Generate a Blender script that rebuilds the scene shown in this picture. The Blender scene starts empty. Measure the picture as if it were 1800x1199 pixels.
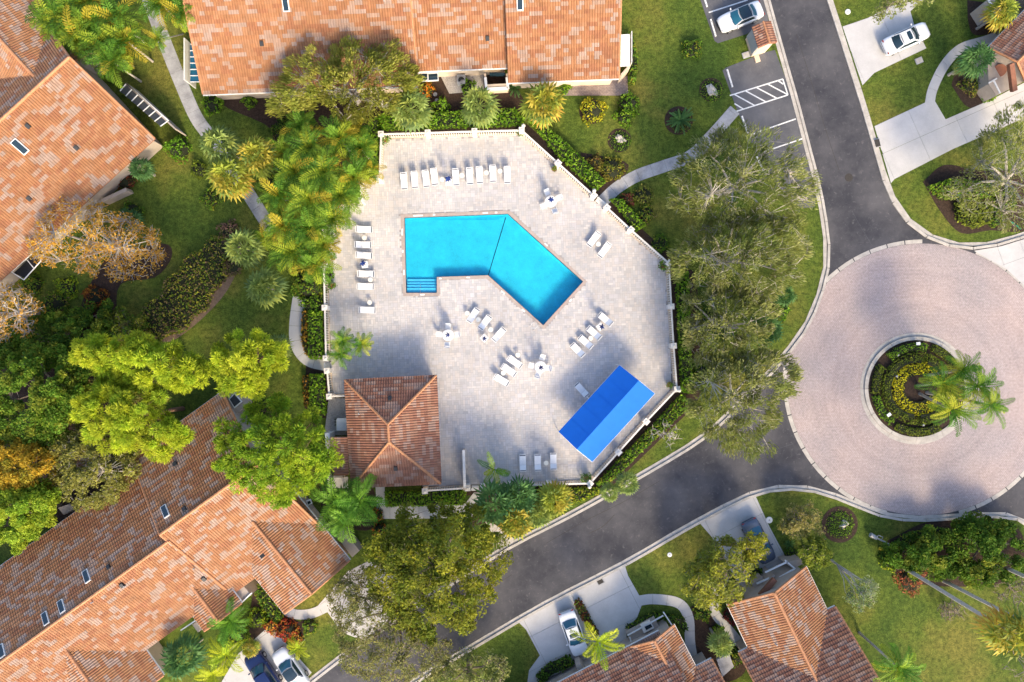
import bpy, math, random
import numpy as np
from mathutils import Vector, Matrix
from mathutils.geometry import delaunay_2d_cdt

# ------------------------------------------------------------------ camera, sky, sun, exposure
sc = bpy.context.scene
F, H, CX, CY = 1200.0, 70.6, 900.0, 599.5          # focal length in photo pixels, camera height in metres
cam = bpy.data.cameras.new('camera'); cam.sensor_width = 36; cam.lens = 24.0; cam.clip_end = 2000
camo = bpy.data.objects.new('camera', cam); sc.collection.objects.link(camo)
camo.location = (0, 0, H); sc.camera = camo
SUN_AZ = math.atan2(-0.94, 0.34)                    # world direction towards the sun (x right, y up in the picture)
SUN_EL = math.radians(31)
world = bpy.data.worlds.new('World'); sc.world = world; world.use_nodes = True
wn = world.node_tree.nodes; wl = world.node_tree.links
sky = wn.new('ShaderNodeTexSky'); sky.sky_type = 'NISHITA'; sky.sun_disc = False
sky.air_density = .7; sky.dust_density = 2.5; sky.ozone_density = .8; sky.sun_elevation = SUN_EL; sky.sun_rotation = math.pi/2 - SUN_AZ
bg = wn['Background']; bg.inputs[1].default_value = 0.15
wl.new(sky.outputs[0], bg.inputs[0])
sun = bpy.data.lights.new('sun', 'SUN'); sun.energy = 1.75; sun.angle = math.radians(13.0); sun.color = (1.0, 0.80, 0.50)
suno = bpy.data.objects.new('sun', sun); sc.collection.objects.link(suno)
sd = Vector((math.cos(SUN_AZ)*math.cos(SUN_EL), math.sin(SUN_AZ)*math.cos(SUN_EL), math.sin(SUN_EL)))
suno.rotation_euler = sd.to_track_quat('Z', 'Y').to_euler(); suno.location = sd*120
vs = sc.view_settings; vs.view_transform = 'Standard'; vs.look = 'None'; vs.gamma = 1; vs.use_curve_mapping = False
vs.exposure = 1.5
sc.cycles.max_bounces = 6; sc.cycles.transparent_max_bounces = 8

# ------------------------------------------------------------------ helpers
random.seed(7); rng = np.random.default_rng(7)
COL = sc.collection
def W(px, py, z=0.0):
    k = (H - z)/F
    return Vector(((px-CX)*k, (CY-py)*k, z))
def W2(px, py, z=0.0):
    v = W(px, py, z); return (v.x, v.y)
def P2(pts, z=0.0): return [W2(x, y, z) for x, y in pts]
PX = H/F                                             # metres per photo pixel on the ground

def tag(o, label=None, cat=None, group=None, kind=None):
    if label: o['label'] = label
    if cat: o['category'] = cat
    if group: o['group'] = group
    if kind: o['kind'] = kind
    return o
def thing(name, label, cat, loc=(0, 0, 0), rz=0.0, group=None):
    o = bpy.data.objects.new(name, None); COL.objects.link(o)
    o.location = loc; o.rotation_euler = (0, 0, rz); o.empty_display_size = .3
    return tag(o, label, cat, group)
def origin(o):
    v = Vector((0, 0, 0))
    while o is not None: v += Vector(o.location); o = o.parent
    return v
def mesh(name, V, Fc, mat, parent=None, local=False, smooth=False, col=None, kind=None):
    V = np.asarray(V, dtype=np.float64).reshape(-1, 3)
    if parent is not None and not local: V = V - np.array(origin(parent))
    me = bpy.data.meshes.new(name); me.from_pydata(V if isinstance(Fc, np.ndarray) else V.tolist(), [], Fc)
    if col is not None:
        a = me.attributes.new('Col', 'FLOAT_COLOR', 'FACE')
        c = np.ones((len(me.polygons), 4), dtype=np.float32); c[:, :3] = col; a.data.foreach_set('color', c.ravel())
    if smooth: me.polygons.foreach_set('use_smooth', np.ones(len(me.polygons), dtype=bool))
    me.materials.append(mat); me.update()
    o = bpy.data.objects.new(name, me); COL.objects.link(o); o.parent = parent
    if kind: o['kind'] = kind
    return o
def dup(root, loc, rz, label=None, scale=None):
    def cp(o, par):
        c = o.copy(); COL.objects.link(c); c.parent = par
        for ch in list(o.children): cp(ch, c)
        return c
    r = cp(root, None); r.location = loc; r.rotation_euler = (0, 0, rz)
    if scale: r.scale = (scale,)*3
    if label: r['label'] = label
    return r

class MB:
    def __init__(s): s.v = []; s.f = []
    def add(s, V, Fc):
        n = len(s.v); s.v += [tuple(p) for p in V]; s.f += [tuple(i+n for i in q) for q in Fc]; return s
    def box(s, c, d, rz=0.0, taper=1.0):
        cx, cy, cz = c; a, b, h = d[0]/2, d[1]/2, d[2]/2; co, si = math.cos(rz), math.sin(rz); V = []
        for z, t in ((-h, 1), (h, taper)):
            for x, y in ((-a, -b), (a, -b), (a, b), (-a, b)):
                x *= t; y *= t; V.append((cx+x*co-y*si, cy+x*si+y*co, cz+z))
        return s.add(V, [(3, 2, 1, 0), (4, 5, 6, 7), (0, 1, 5, 4), (1, 2, 6, 5), (2, 3, 7, 6), (3, 0, 4, 7)])
    def bar(s, p, q, w, h):                           # box from p to q, width w, height h centred on the axis
        p, q = Vector(p), Vector(q); d = q-p
        if d.length < 1e-6: return s
        d.normalize(); up = Vector((0, 0, 1)) if abs(d.z) < .95 else Vector((1, 0, 0))
        r = d.cross(up).normalized(); u = r.cross(d); V = []
        for e in (p, q):
            for a, b in ((-1, -1), (1, -1), (1, 1), (-1, 1)): V.append(e + r*(a*w/2) + u*(b*h/2))
        return s.add(V, [(3, 2, 1, 0), (4, 5, 6, 7), (0, 1, 5, 4), (1, 2, 6, 5), (2, 3, 7, 6), (3, 0, 4, 7)])
    def tube(s, p, q, r0, r1, n=6):
        p, q = Vector(p), Vector(q); d = q-p
        if d.length < 1e-6: return s
        d.normalize(); up = Vector((0, 0, 1)) if abs(d.z) < .95 else Vector((1, 0, 0))
        r = d.cross(up).normalized(); u = r.cross(d); V = []
        for e, rad in ((p, r0), (q, r1)):
            for i in range(n):
                a = 2*math.pi*i/n; V.append(e + r*(math.cos(a)*rad) + u*(math.sin(a)*rad))
        return s.add(V, [(i, (i+1) % n, n+(i+1) % n, n+i) for i in range(n)] + [tuple(range(n))[::-1], tuple(range(n, 2*n))])
    def prism(s, poly, z0, z1):
        n = len(poly)
        if sum(poly[i][0]*poly[(i+1) % n][1]-poly[(i+1) % n][0]*poly[i][1] for i in range(n)) < 0: poly = poly[::-1]
        V = [(x, y, z0) for x, y in poly] + [(x, y, z1) for x, y in poly]
        return s.add(V, [tuple(range(n, 2*n)), tuple(range(n))[::-1]] + [(i, (i+1) % n, n+(i+1) % n, n+i) for i in range(n)])
    def lathe(s, prof, c=(0, 0, 0), n=16, star=None):
        V = []
        for r, z in prof:
            for i in range(n):
                a = 2*math.pi*i/n; k = star(i, r) if star else 1
                V.append((c[0]+r*k*math.cos(a), c[1]+r*k*math.sin(a), c[2]+z))
        m = len(prof); Fc = []
        for j in range(m-1):
            for i in range(n): Fc.append((j*n+i, j*n+(i+1) % n, (j+1)*n+(i+1) % n, (j+1)*n+i))
        Fc += [tuple(range(n))[::-1], tuple(range((m-1)*n, m*n))]
        return s.add(V, Fc)
    def grid(s, P):                                    # P[i][j] points
        m, n = len(P), len(P[0]); return s.add([p for r in P for p in r],
            [(i*n+j, i*n+j+1, (i+1)*n+j+1, (i+1)*n+j) for i in range(m-1) for j in range(n-1)])
    def build(s, name, mat, parent=None, local=False, smooth=False, kind=None):
        return mesh(name, s.v, s.f, mat, parent, local, smooth, None, kind)

def pip(P, poly):                                      # points (n,2) in polygon
    P = np.asarray(P); x, y = P[:, 0], P[:, 1]; ins = np.zeros(len(P), bool); n = len(poly)
    for i in range(n):
        x1, y1 = poly[i]; x2, y2 = poly[(i+1) % n]
        if y1 == y2: continue
        ins ^= ((y1 > y) != (y2 > y)) & (x < (x2-x1)*(y-y1)/(y2-y1)+x1)
    return ins
def pdist(P, poly):
    P = np.asarray(P); d = np.full(len(P), 1e9); n = len(poly)
    for i in range(n):
        a = np.array(poly[i]); b = np.array(poly[(i+1) % n]); ab = b-a; L = max(ab@ab, 1e-9)
        t = np.clip(((P-a)@ab)/L, 0, 1); d = np.minimum(d, np.hypot(*(P-(a+t[:, None]*ab)).T))
    return d
def tri_sheet(outer, holes, z):
    pts = [Vector(p) for p in outer]; edges = [(i, (i+1) % len(outer)) for i in range(len(outer))]
    for h in holes:
        b = len(pts); pts += [Vector(p) for p in h]; edges += [(b+i, b+(i+1) % len(h)) for i in range(len(h))]
    v, e, f, *_ = delaunay_2d_cdt(pts, edges, [], 0, 1e-5)
    cen = np.array([np.mean([v[i][:] for i in t], axis=0) for t in f]); ok = pip(cen, outer)
    for h in holes: ok &= ~pip(cen, h)
    return [(p[0], p[1], z) for p in v], [tuple(t) for t, k in zip(f, ok) if k]
def clip_half(poly, p, n, keep):                       # part of poly where (x-p).n has sign keep
    out = []; m = len(poly)
    for i in range(m):
        a, b = poly[i], poly[(i+1) % m]
        da = ((a[0]-p[0])*n[0]+(a[1]-p[1])*n[1])*keep; db = ((b[0]-p[0])*n[0]+(b[1]-p[1])*n[1])*keep
        if da >= 0: out.append(a)
        if (da >= 0) != (db >= 0):
            t = da/(da-db); out.append((a[0]+(b[0]-a[0])*t, a[1]+(b[1]-a[1])*t))
    return out
def smooth_line(pts, sub=6):                           # Catmull-Rom through 2-D points
    P = [np.array(p, float) for p in pts]; P = [2*P[0]-P[1]] + P + [2*P[-1]-P[-2]]; out = []
    for i in range(1, len(P)-2):
        for k in range(sub):
            t = k/sub; a, b, c, d = P[i-1:i+3]
            out.append(tuple(.5*(2*b+(c-a)*t+(2*a-5*b+4*c-d)*t*t+(3*b-a-3*c+d)*t**3)))
    out.append(tuple(P[-2])); return out
def offset_line(pts, d):
    out = []
    for i, p in enumerate(pts):
        a = np.array(pts[max(i-1, 0)]); b = np.array(pts[min(i+1, len(pts)-1)]); t = (b-a)/max(np.linalg.norm(b-a), 1e-9)
        out.append((p[0]-t[1]*d, p[1]+t[0]*d))
    return out
def resample(pts, step):
    P = np.array(pts); s = np.concatenate([[0], np.cumsum(np.hypot(*np.diff(P, axis=0).T))]); n = max(1, round(s[-1]/step))
    t = np.linspace(0, s[-1], n+1); return [(np.interp(a, s, P[:, 0]), np.interp(a, s, P[:, 1])) for a in t]

# ------------------------------------------------------------------ materials
def M(name, base, rough=.8, var=.18, scale=1.5, bump=0.0, bscale=30, attr=False, spec=.3, transl=0.0, metal=0.0, base2=None, coat=0.0, fine=0.0):
    m = bpy.data.materials.new(name); m.use_nodes = True; N = m.node_tree.nodes; L = m.node_tree.links
    b = N['Principled BSDF']; b.inputs['Roughness'].default_value = rough; b.inputs['Metallic'].default_value = metal
    b.inputs['Specular IOR Level'].default_value = spec; b.inputs['Coat Weight'].default_value = coat
    geo = N.new('ShaderNodeNewGeometry')
    n1 = N.new('ShaderNodeTexNoise'); n1.inputs['Scale'].default_value = scale; n1.inputs['Detail'].default_value = 6; n1.inputs['Roughness'].default_value = .62
    L.new(geo.outputs['Position'], n1.inputs['Vector'])
    mr = N.new('ShaderNodeMapRange'); mr.inputs[1].default_value = .3; mr.inputs[2].default_value = .7
    L.new(n1.outputs['Fac'], mr.inputs[0])
    mix = N.new('ShaderNodeMix'); mix.data_type = 'RGBA'; L.new(mr.outputs[0], mix.inputs[0])
    if attr:
        at = N.new('ShaderNodeAttribute'); at.attribute_name = 'Col'
        hs = N.new('ShaderNodeHueSaturation'); hs.inputs['Value'].default_value = 1+var; L.new(at.outputs['Color'], hs.inputs['Color'])
        hd = N.new('ShaderNodeHueSaturation'); hd.inputs['Value'].default_value = 1-var; L.new(at.outputs['Color'], hd.inputs['Color'])
        L.new(hd.outputs[0], mix.inputs[6]); L.new(hs.outputs[0], mix.inputs[7])
    else:
        c2 = base2 or tuple(min(1, c*(1+var)) for c in base); c1 = base if base2 else tuple(c*(1-var) for c in base)
        mix.inputs[6].default_value = (*c1, 1); mix.inputs[7].default_value = (*c2, 1)
    out = mix.outputs[2]
    if fine:
        n3 = N.new('ShaderNodeTexNoise'); n3.inputs['Scale'].default_value = 14; n3.inputs['Detail'].default_value = 4; L.new(geo.outputs['Position'], n3.inputs['Vector'])
        m3 = N.new('ShaderNodeMapRange'); m3.inputs[1].default_value = .3; m3.inputs[2].default_value = .7; m3.inputs[3].default_value = 1-fine; m3.inputs[4].default_value = 1+fine
        L.new(n3.outputs['Fac'], m3.inputs[0]); mu = N.new('ShaderNodeVectorMath'); mu.operation = 'SCALE'; L.new(out, mu.inputs[0]); L.new(m3.outputs[0], mu.inputs['Scale']); out = mu.outputs[0]
    L.new(out, b.inputs['Base Color'])
    if bump:
        n2 = N.new('ShaderNodeTexNoise'); n2.inputs['Scale'].default_value = bscale; n2.inputs['Detail'].default_value = 4; L.new(geo.outputs['Position'], n2.inputs['Vector'])
        bp = N.new('ShaderNodeBump'); bp.inputs['Strength'].default_value = bump; bp.inputs['Distance'].default_value = .05
        L.new(n2.outputs['Fac'], bp.inputs['Height']); L.new(bp.outputs[0], b.inputs['Normal'])
    if transl:
        t = N.new('ShaderNodeBsdfTranslucent'); L.new(out, t.inputs[0]); mx = N.new('ShaderNodeMixShader'); mx.inputs[0].default_value = transl
        o = N['Material Output']; L.new(b.outputs[0], mx.inputs[1]); L.new(t.outputs[0], mx.inputs[2]); L.new(mx.outputs[0], o.inputs['Surface'])
    return m
MAT = dict(
    mulch=M('bark mulch', (.045, .028, .02), .95, .4, 4, .6, 25, fine=.35),
    pebble=M('white pebbles', (.38, .36, .34), .9, .35, 20, .6, 40, fine=.3),
    concrete=M('concrete', (.49, .48, .47), .85, .10, .5, .15, 40, fine=.05),
    kerb=M('kerb concrete', (.44, .41, .37), .85, .22, 1.2, .2, 30, fine=.1),
    oldconc=M('weathered concrete', (.36, .36, .37), .9, .3, .8, .2, 30, fine=.12),
    white=M('white paint', (.78, .78, .76), .5, .05, 2),
    cream=M('cream stucco', (.62, .50, .38), .85, .08, 1.5, .2, 60),
    tan=M('tan stucco', (.40, .34, .29), .85, .10, 1.5, .2, 60),
    coping=M('pink coping', (.40, .33, .29), .7, .12, 2, .1, 40, fine=.06),
    balus=M('white cast stone', (.72, .68, .62), .8, .08, 2, .1, 40),
    ledge=M('beige stone', (.56, .46, .36), .8, .1, 2, .1, 40),
    deckjoint=M('paver joint sand', (.33, .31, .30), .9, .15, 2),
    paver=M('deck pavers', (.5, .5, .5), .75, .16, .16, .1, 50, attr=True),
    tile=M('clay roof tiles', (.5, .5, .5), .7, .12, 1.2, .1, 40, attr=True, spec=.25),
    clay=M('clay sheet', (.28, .11, .055), .8, .2, 2),
    ridge=M('clay ridge', (.46, .22, .11), .75, .2, 3, .1, 30),
    leaf=M('leaves', (.1, .1, .1), .55, .12, .6, attr=True, spec=.08, transl=.42),
    frond=M('fronds', (.1, .1, .1), .45, .12, .6, attr=True, spec=.12, transl=.4),
    bark=M('grey bark', (.26, .21, .165), .9, .3, 6, .5, 20),
    palebark=M('pale bark', (.42, .38, .33), .9, .25, 5, .4, 18),
    pinebark=M('red brown bark', (.20, .115, .075), .9, .35, 6, .6, 16),
    palmtrunk=M('palm trunk', (.30, .27, .24), .9, .25, 5, .5, 12),
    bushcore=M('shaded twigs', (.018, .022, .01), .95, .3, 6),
    black=M('black rubber', (.012, .012, .013), .7, .1, 5),
    darkmetal=M('dark metal', (.035, .037, .04), .5, .15, 5),
    steel=M('brushed steel', (.6, .6, .6), .3, .05, 5, metal=1.0),
    sling=M('white sling', (.80, .80, .80), .7, .03, 8),
    navy=M('navy bar', (.035, .06, .11), .5, .05, 5),
    umbrella=M('navy umbrella cloth', (.004, .026, .16), .8, .12, 6),
    plastic=M('white plastic', (.74, .74, .73), .4, .03, 5),
    ivory=M('ivory plastic', (.72, .70, .62), .5, .04, 5),
    awning=M('blue awning cloth', (.003, .125, .56), .75, .05, 1.5, .05, 60),
    glass=M('dark glass', (.012, .03, .045), .06, .1, 2, spec=.8),
    blueglass=M('tinted windscreen', (.012, .10, .16), .06, .1, 2, spec=.9),
    screen=M('screen mesh', (.05, .055, .06), .6, .1, 5),
    whitecar=M('white car paint', (.72, .74, .77), .22, .02, 2, coat=.6),
    darkcar=M('slate blue car paint', (.09, .12, .18), .25, .03, 2, coat=.6, metal=.3),
    bluecar=M('navy car paint', (.006, .018, .085), .25, .03, 2, coat=.6),
    rim=M('alloy', (.45, .45, .46), .35, .05, 5, metal=.8),
    redlamp=M('red lamp', (.22, .015, .012), .25, .05, 5),
    paint=M('road paint', (.72, .72, .70), .75, .18, 6, fine=.12),
    rock=M('limestone rock', (.46, .42, .37), .9, .4, 4, .8, 12, fine=.25),
    soil=M('bare soil', (.17, .12, .09), .95, .3, 3, .5, 25, fine=.2),
    brownwood=M('brown tile coping', (.20, .085, .05), .7, .2, 5),
    grey=M('grey metal', (.33, .34, .35), .5, .1, 3),
    terracotta=M('terracotta', (.30, .12, .07), .7, .15, 4),
    green=M('street sign green', (.02, .22, .13), .4, .05, 4),
    yellow=M('yellow plastic', (.65, .47, .03), .5, .05, 4),
    basin=M('ripple painted pool plaster', (.03, .47, .63), .7, .13, .9, .1, 30, fine=.12),  # mottling paints the water's ripple reflections into the plaster colour
    stepm=M('pool step plaster', (.12, .55, .78), .7, .06, 1.2, .1, 30),
    tileband=M('dark blue waterline tile', (.008, .03, .06), .3, .1, 10),
    gutterstain=M('storm drain iron', (.05, .045, .04), .8, .2, 6),
)
def lawn_material():
    m = bpy.data.materials.new('mown lawn'); m.use_nodes = True; N = m.node_tree.nodes; L = m.node_tree.links; b = N['Principled BSDF']
    b.inputs['Roughness'].default_value = .9; b.inputs['Specular IOR Level'].default_value = .15
    geo = N.new('ShaderNodeNewGeometry')
    def noise(s, d, r=.6):
        n = N.new('ShaderNodeTexNoise'); n.inputs['Scale'].default_value = s; n.inputs['Detail'].default_value = d; n.inputs['Roughness'].default_value = r
        L.new(geo.outputs['Position'], n.inputs['Vector']); return n
    a = noise(.12, 5); r1 = N.new('ShaderNodeValToRGB'); L.new(a.outputs['Fac'], r1.inputs[0])
    e = r1.color_ramp.elements; e[0].position = .36; e[0].color = (.050, .092, .016, 1); e[1].position = .66; e[1].color = (.155, .155, .034, 1)
    k = r1.color_ramp.elements.new(.5); k.color = (.088, .128, .021, 1)
    c = noise(2.2, 8, .8); r2 = N.new('ShaderNodeValToRGB'); L.new(c.outputs['Fac'], r2.inputs[0])
    e = r2.color_ramp.elements; e[0].position = .36; e[0].color = (.38, .44, .4, 1); e[1].position = .68; e[1].color = (1.7, 1.55, 1.4, 1)
    d = noise(9, 4, .7); r3 = N.new('ShaderNodeMapRange'); r3.inputs[1].default_value = .3; r3.inputs[2].default_value = .7; r3.inputs[3].default_value = .5; r3.inputs[4].default_value = 1.5; L.new(d.outputs['Fac'], r3.inputs[0])
    mx = N.new('ShaderNodeMix'); mx.data_type = 'RGBA'; mx.blend_type = 'MULTIPLY'; mx.inputs[0].default_value = 1; L.new(r1.outputs[0], mx.inputs[6]); L.new(r2.outputs[0], mx.inputs[7])
    sc_ = N.new('ShaderNodeVectorMath'); sc_.operation = 'SCALE'; L.new(mx.outputs[2], sc_.inputs[0]); L.new(r3.outputs[0], sc_.inputs['Scale'])
    L.new(sc_.outputs[0], b.inputs['Base Color'])
    bp = N.new('ShaderNodeBump'); bp.inputs['Strength'].default_value = .7; bp.inputs['Distance'].default_value = .06; L.new(d.outputs['Fac'], bp.inputs['Height']); L.new(bp.outputs[0], b.inputs['Normal'])
    return m
def asphalt_material(name, lo, hi, scuff):
    m = bpy.data.materials.new(name); m.use_nodes = True; N = m.node_tree.nodes; L = m.node_tree.links; b = N['Principled BSDF']
    b.inputs['Roughness'].default_value = .85; b.inputs['Specular IOR Level'].default_value = .25
    geo = N.new('ShaderNodeNewGeometry')
    def noise(s, d, r=.6, dist=0):
        n = N.new('ShaderNodeTexNoise'); n.inputs['Scale'].default_value = s; n.inputs['Detail'].default_value = d; n.inputs['Roughness'].default_value = r; n.inputs['Distortion'].default_value = dist
        L.new(geo.outputs['Position'], n.inputs['Vector']); return n
    a = noise(.22, 7, .65); r1 = N.new('ShaderNodeValToRGB'); L.new(a.outputs['Fac'], r1.inputs[0])
    r1.color_ramp.elements[0].position = .36; r1.color_ramp.elements[0].color = (*lo, 1); r1.color_ramp.elements[1].position = .7; r1.color_ramp.elements[1].color = (*hi, 1)
    s = noise(2.2, 8, .8, .6); r2 = N.new('ShaderNodeMapRange'); r2.inputs[1].default_value = .56; r2.inputs[2].default_value = .80; r2.inputs[4].default_value = scuff; L.new(s.outputs['Fac'], r2.inputs[0])
    mx = N.new('ShaderNodeMix'); mx.data_type = 'RGBA'; L.new(r2.outputs[0], mx.inputs[0]); L.new(r1.outputs[0], mx.inputs[6]); mx.inputs[7].default_value = (.30, .28, .27, 1)
    d = noise(30, 3); r3 = N.new('ShaderNodeMapRange'); r3.inputs[3].default_value = .8; r3.inputs[4].default_value = 1.2; L.new(d.outputs['Fac'], r3.inputs[0])
    sm = N.new('ShaderNodeVectorMath'); sm.operation = 'SCALE'; L.new(mx.outputs[2], sm.inputs[0]); L.new(r3.outputs[0], sm.inputs['Scale']); L.new(sm.outputs[0], b.inputs['Base Color'])
    bp = N.new('ShaderNodeBump'); bp.inputs['Strength'].default_value = .3; bp.inputs['Distance'].default_value = .02; L.new(d.outputs['Fac'], bp.inputs['Height']); L.new(bp.outputs[0], b.inputs['Normal'])
    return m
def brick_material(name, c1, c2, cm, w, h, patch, rot=0.0, mort=.012, rings=None):
    m = bpy.data.materials.new(name); m.use_nodes = True; N = m.node_tree.nodes; L = m.node_tree.links; b = N['Principled BSDF']
    b.inputs['Roughness'].default_value = .85; b.inputs['Specular IOR Level'].default_value = .2
    geo = N.new('ShaderNodeNewGeometry'); mp = N.new('ShaderNodeMapping'); mp.inputs['Rotation'].default_value = (0, 0, rot); L.new(geo.outputs['Position'], mp.inputs[0])
    t = N.new('ShaderNodeTexBrick'); t.inputs['Scale'].default_value = 1; t.inputs['Brick Width'].default_value = w; t.inputs['Row Height'].default_value = h; t.inputs['Mortar Size'].default_value = mort
    t.inputs['Color1'].default_value = (*c1, 1); t.inputs['Color2'].default_value = (*c2, 1); t.inputs['Mortar'].default_value = (*cm, 1); L.new(mp.outputs[0], t.inputs[0])
    n = N.new('ShaderNodeTexNoise'); n.inputs['Scale'].default_value = .16; n.inputs['Detail'].default_value = 6; L.new(geo.outputs['Position'], n.inputs['Vector'])
    r = N.new('ShaderNodeValToRGB'); L.new(n.outputs['Fac'], r.inputs[0]); e = r.color_ramp.elements; e[0].position = .35; e[0].color = (*patch[0], 1); e[1].position = .65; e[1].color = (*patch[1], 1)
    n2 = N.new('ShaderNodeTexNoise'); n2.inputs['Scale'].default_value = 5; n2.inputs['Detail'].default_value = 6; L.new(geo.outputs['Position'], n2.inputs['Vector'])
    mr = N.new('ShaderNodeMapRange'); mr.inputs[1].default_value = .3; mr.inputs[2].default_value = .7; mr.inputs[3].default_value = .82; mr.inputs[4].default_value = 1.15; L.new(n2.outputs['Fac'], mr.inputs[0])
    mx = N.new('ShaderNodeMix'); mx.data_type = 'RGBA'; mx.blend_type = 'MULTIPLY'; mx.inputs[0].default_value = 1; L.new(t.outputs['Color'], mx.inputs[6]); L.new(r.outputs[0], mx.inputs[7])
    fac = mr.outputs[0]
    if rings:                                          # tyre wear running round the island
        ds = N.new('ShaderNodeVectorMath'); ds.operation = 'DISTANCE'; L.new(geo.outputs['Position'], ds.inputs[0]); ds.inputs[1].default_value = rings
        n3 = N.new('ShaderNodeTexNoise'); n3.noise_dimensions = '1D'; n3.inputs['Scale'].default_value = .9; n3.inputs['Detail'].default_value = 4; L.new(ds.outputs['Value'], n3.inputs['W'])
        n4 = N.new('ShaderNodeTexNoise'); n4.inputs['Scale'].default_value = .35; n4.inputs['Detail'].default_value = 3; L.new(geo.outputs['Position'], n4.inputs['Vector'])
        mm = N.new('ShaderNodeMath'); mm.operation = 'MULTIPLY'; L.new(n3.outputs['Fac'], mm.inputs[0]); L.new(n4.outputs['Fac'], mm.inputs[1])
        m5 = N.new('ShaderNodeMapRange'); m5.inputs[1].default_value = .15; m5.inputs[2].default_value = .38; m5.inputs[3].default_value = 1.03; m5.inputs[4].default_value = .90; L.new(mm.outputs[0], m5.inputs[0])
        m6 = N.new('ShaderNodeMath'); m6.operation = 'MULTIPLY'; L.new(fac, m6.inputs[0]); L.new(m5.outputs[0], m6.inputs[1]); fac = m6.outputs[0]
    s = N.new('ShaderNodeVectorMath'); s.operation = 'SCALE'; L.new(mx.outputs[2], s.inputs[0]); L.new(fac, s.inputs['Scale']); L.new(s.outputs[0], b.inputs['Base Color'])
    bp = N.new('ShaderNodeBump'); bp.inputs['Strength'].default_value = .5; bp.inputs['Distance'].default_value = .01; L.new(t.outputs['Fac'], bp.inputs['Height']); bp.invert = True; L.new(bp.outputs[0], b.inputs['Normal'])
    return m
def water_material():
    m = bpy.data.materials.new('pool water'); m.use_nodes = True; N = m.node_tree.nodes; L = m.node_tree.links; N.remove(N['Principled BSDF'])
    geo = N.new('ShaderNodeNewGeometry'); n = N.new('ShaderNodeTexNoise'); n.inputs['Scale'].default_value = 2.6; n.inputs['Detail'].default_value = 5; n.inputs['Distortion'].default_value = .8; L.new(geo.outputs['Position'], n.inputs['Vector'])
    bp = N.new('ShaderNodeBump'); bp.inputs['Strength'].default_value = .35; bp.inputs['Distance'].default_value = .06; L.new(n.outputs['Fac'], bp.inputs['Height'])
    fr = N.new('ShaderNodeFresnel'); fr.inputs[0].default_value = 1.33; L.new(bp.outputs[0], fr.inputs['Normal'])
    tr = N.new('ShaderNodeBsdfTransparent'); tr.inputs[0].default_value = (.72, .96, .99, 1); gl = N.new('ShaderNodeBsdfGlossy'); gl.inputs['Roughness'].default_value = .05; L.new(bp.outputs[0], gl.inputs['Normal'])
    mx = N.new('ShaderNodeMixShader'); L.new(fr.outputs[0], mx.inputs[0]); L.new(tr.outputs[0], mx.inputs[1]); L.new(gl.outputs[0], mx.inputs[2]); L.new(mx.outputs[0], N['Material Output'].inputs['Surface'])
    return m
MAT['lawn'] = lawn_material()
MAT['asphalt'] = asphalt_material('sealed asphalt', (.040, .041, .050), (.105, .102, .108), .6)
MAT['lotasphalt'] = asphalt_material('worn asphalt', (.075, .078, .09), (.15, .148, .155), .5)
MAT['brick'] = brick_material('roundabout brick paving', (.45, .375, .352), (.41, .342, .326), (.29, .24, .232), .22, .14, ((.86, .90, .95), (1.06, 1.02, 1.0)), rings=(41.8, -4.9, 0))
MAT['patiobrick'] = brick_material('patio brick paving', (.30, .25, .23), (.24, .20, .19), (.15, .13, .12), .3, .15, ((.75, .75, .8), (1.2, 1.15, 1.1)))
MAT['water'] = water_material()

# ------------------------------------------------------------------ ground
POOL = P2([(711, 383), (893, 376), (1025, 495), (955, 572), (858, 484), (768, 487), (768, 515), (714, 515)])
COPE = P2([(704, 377), (896, 370), (1032, 495), (956, 579), (855, 490), (773, 492), (773, 520), (709, 521)])
DECK = P2([(668, 240), (920, 231), (1177, 465), (1189, 686), (1037, 851), (742, 861), (742, 800), (620, 800), (612, 697), (579, 697), (572, 358), (636, 353), (638, 317), (668, 315)])
_dc = np.mean(np.array(DECK), axis=0); DECK = [tuple(_dc+(np.array(p)-_dc)*.982) for p in DECK]
G = 320
v, f = tri_sheet([(-G, -G), (G, -G), (G, G), (-G, G)], [POOL], 0.0)
tag(mesh('lawn', v, f, MAT['lawn']), kind='structure')
v, f = tri_sheet(DECK, [POOL], 0.018)
deck = tag(mesh('pool_deck', v, f, MAT['deckjoint']), kind='structure')
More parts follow.
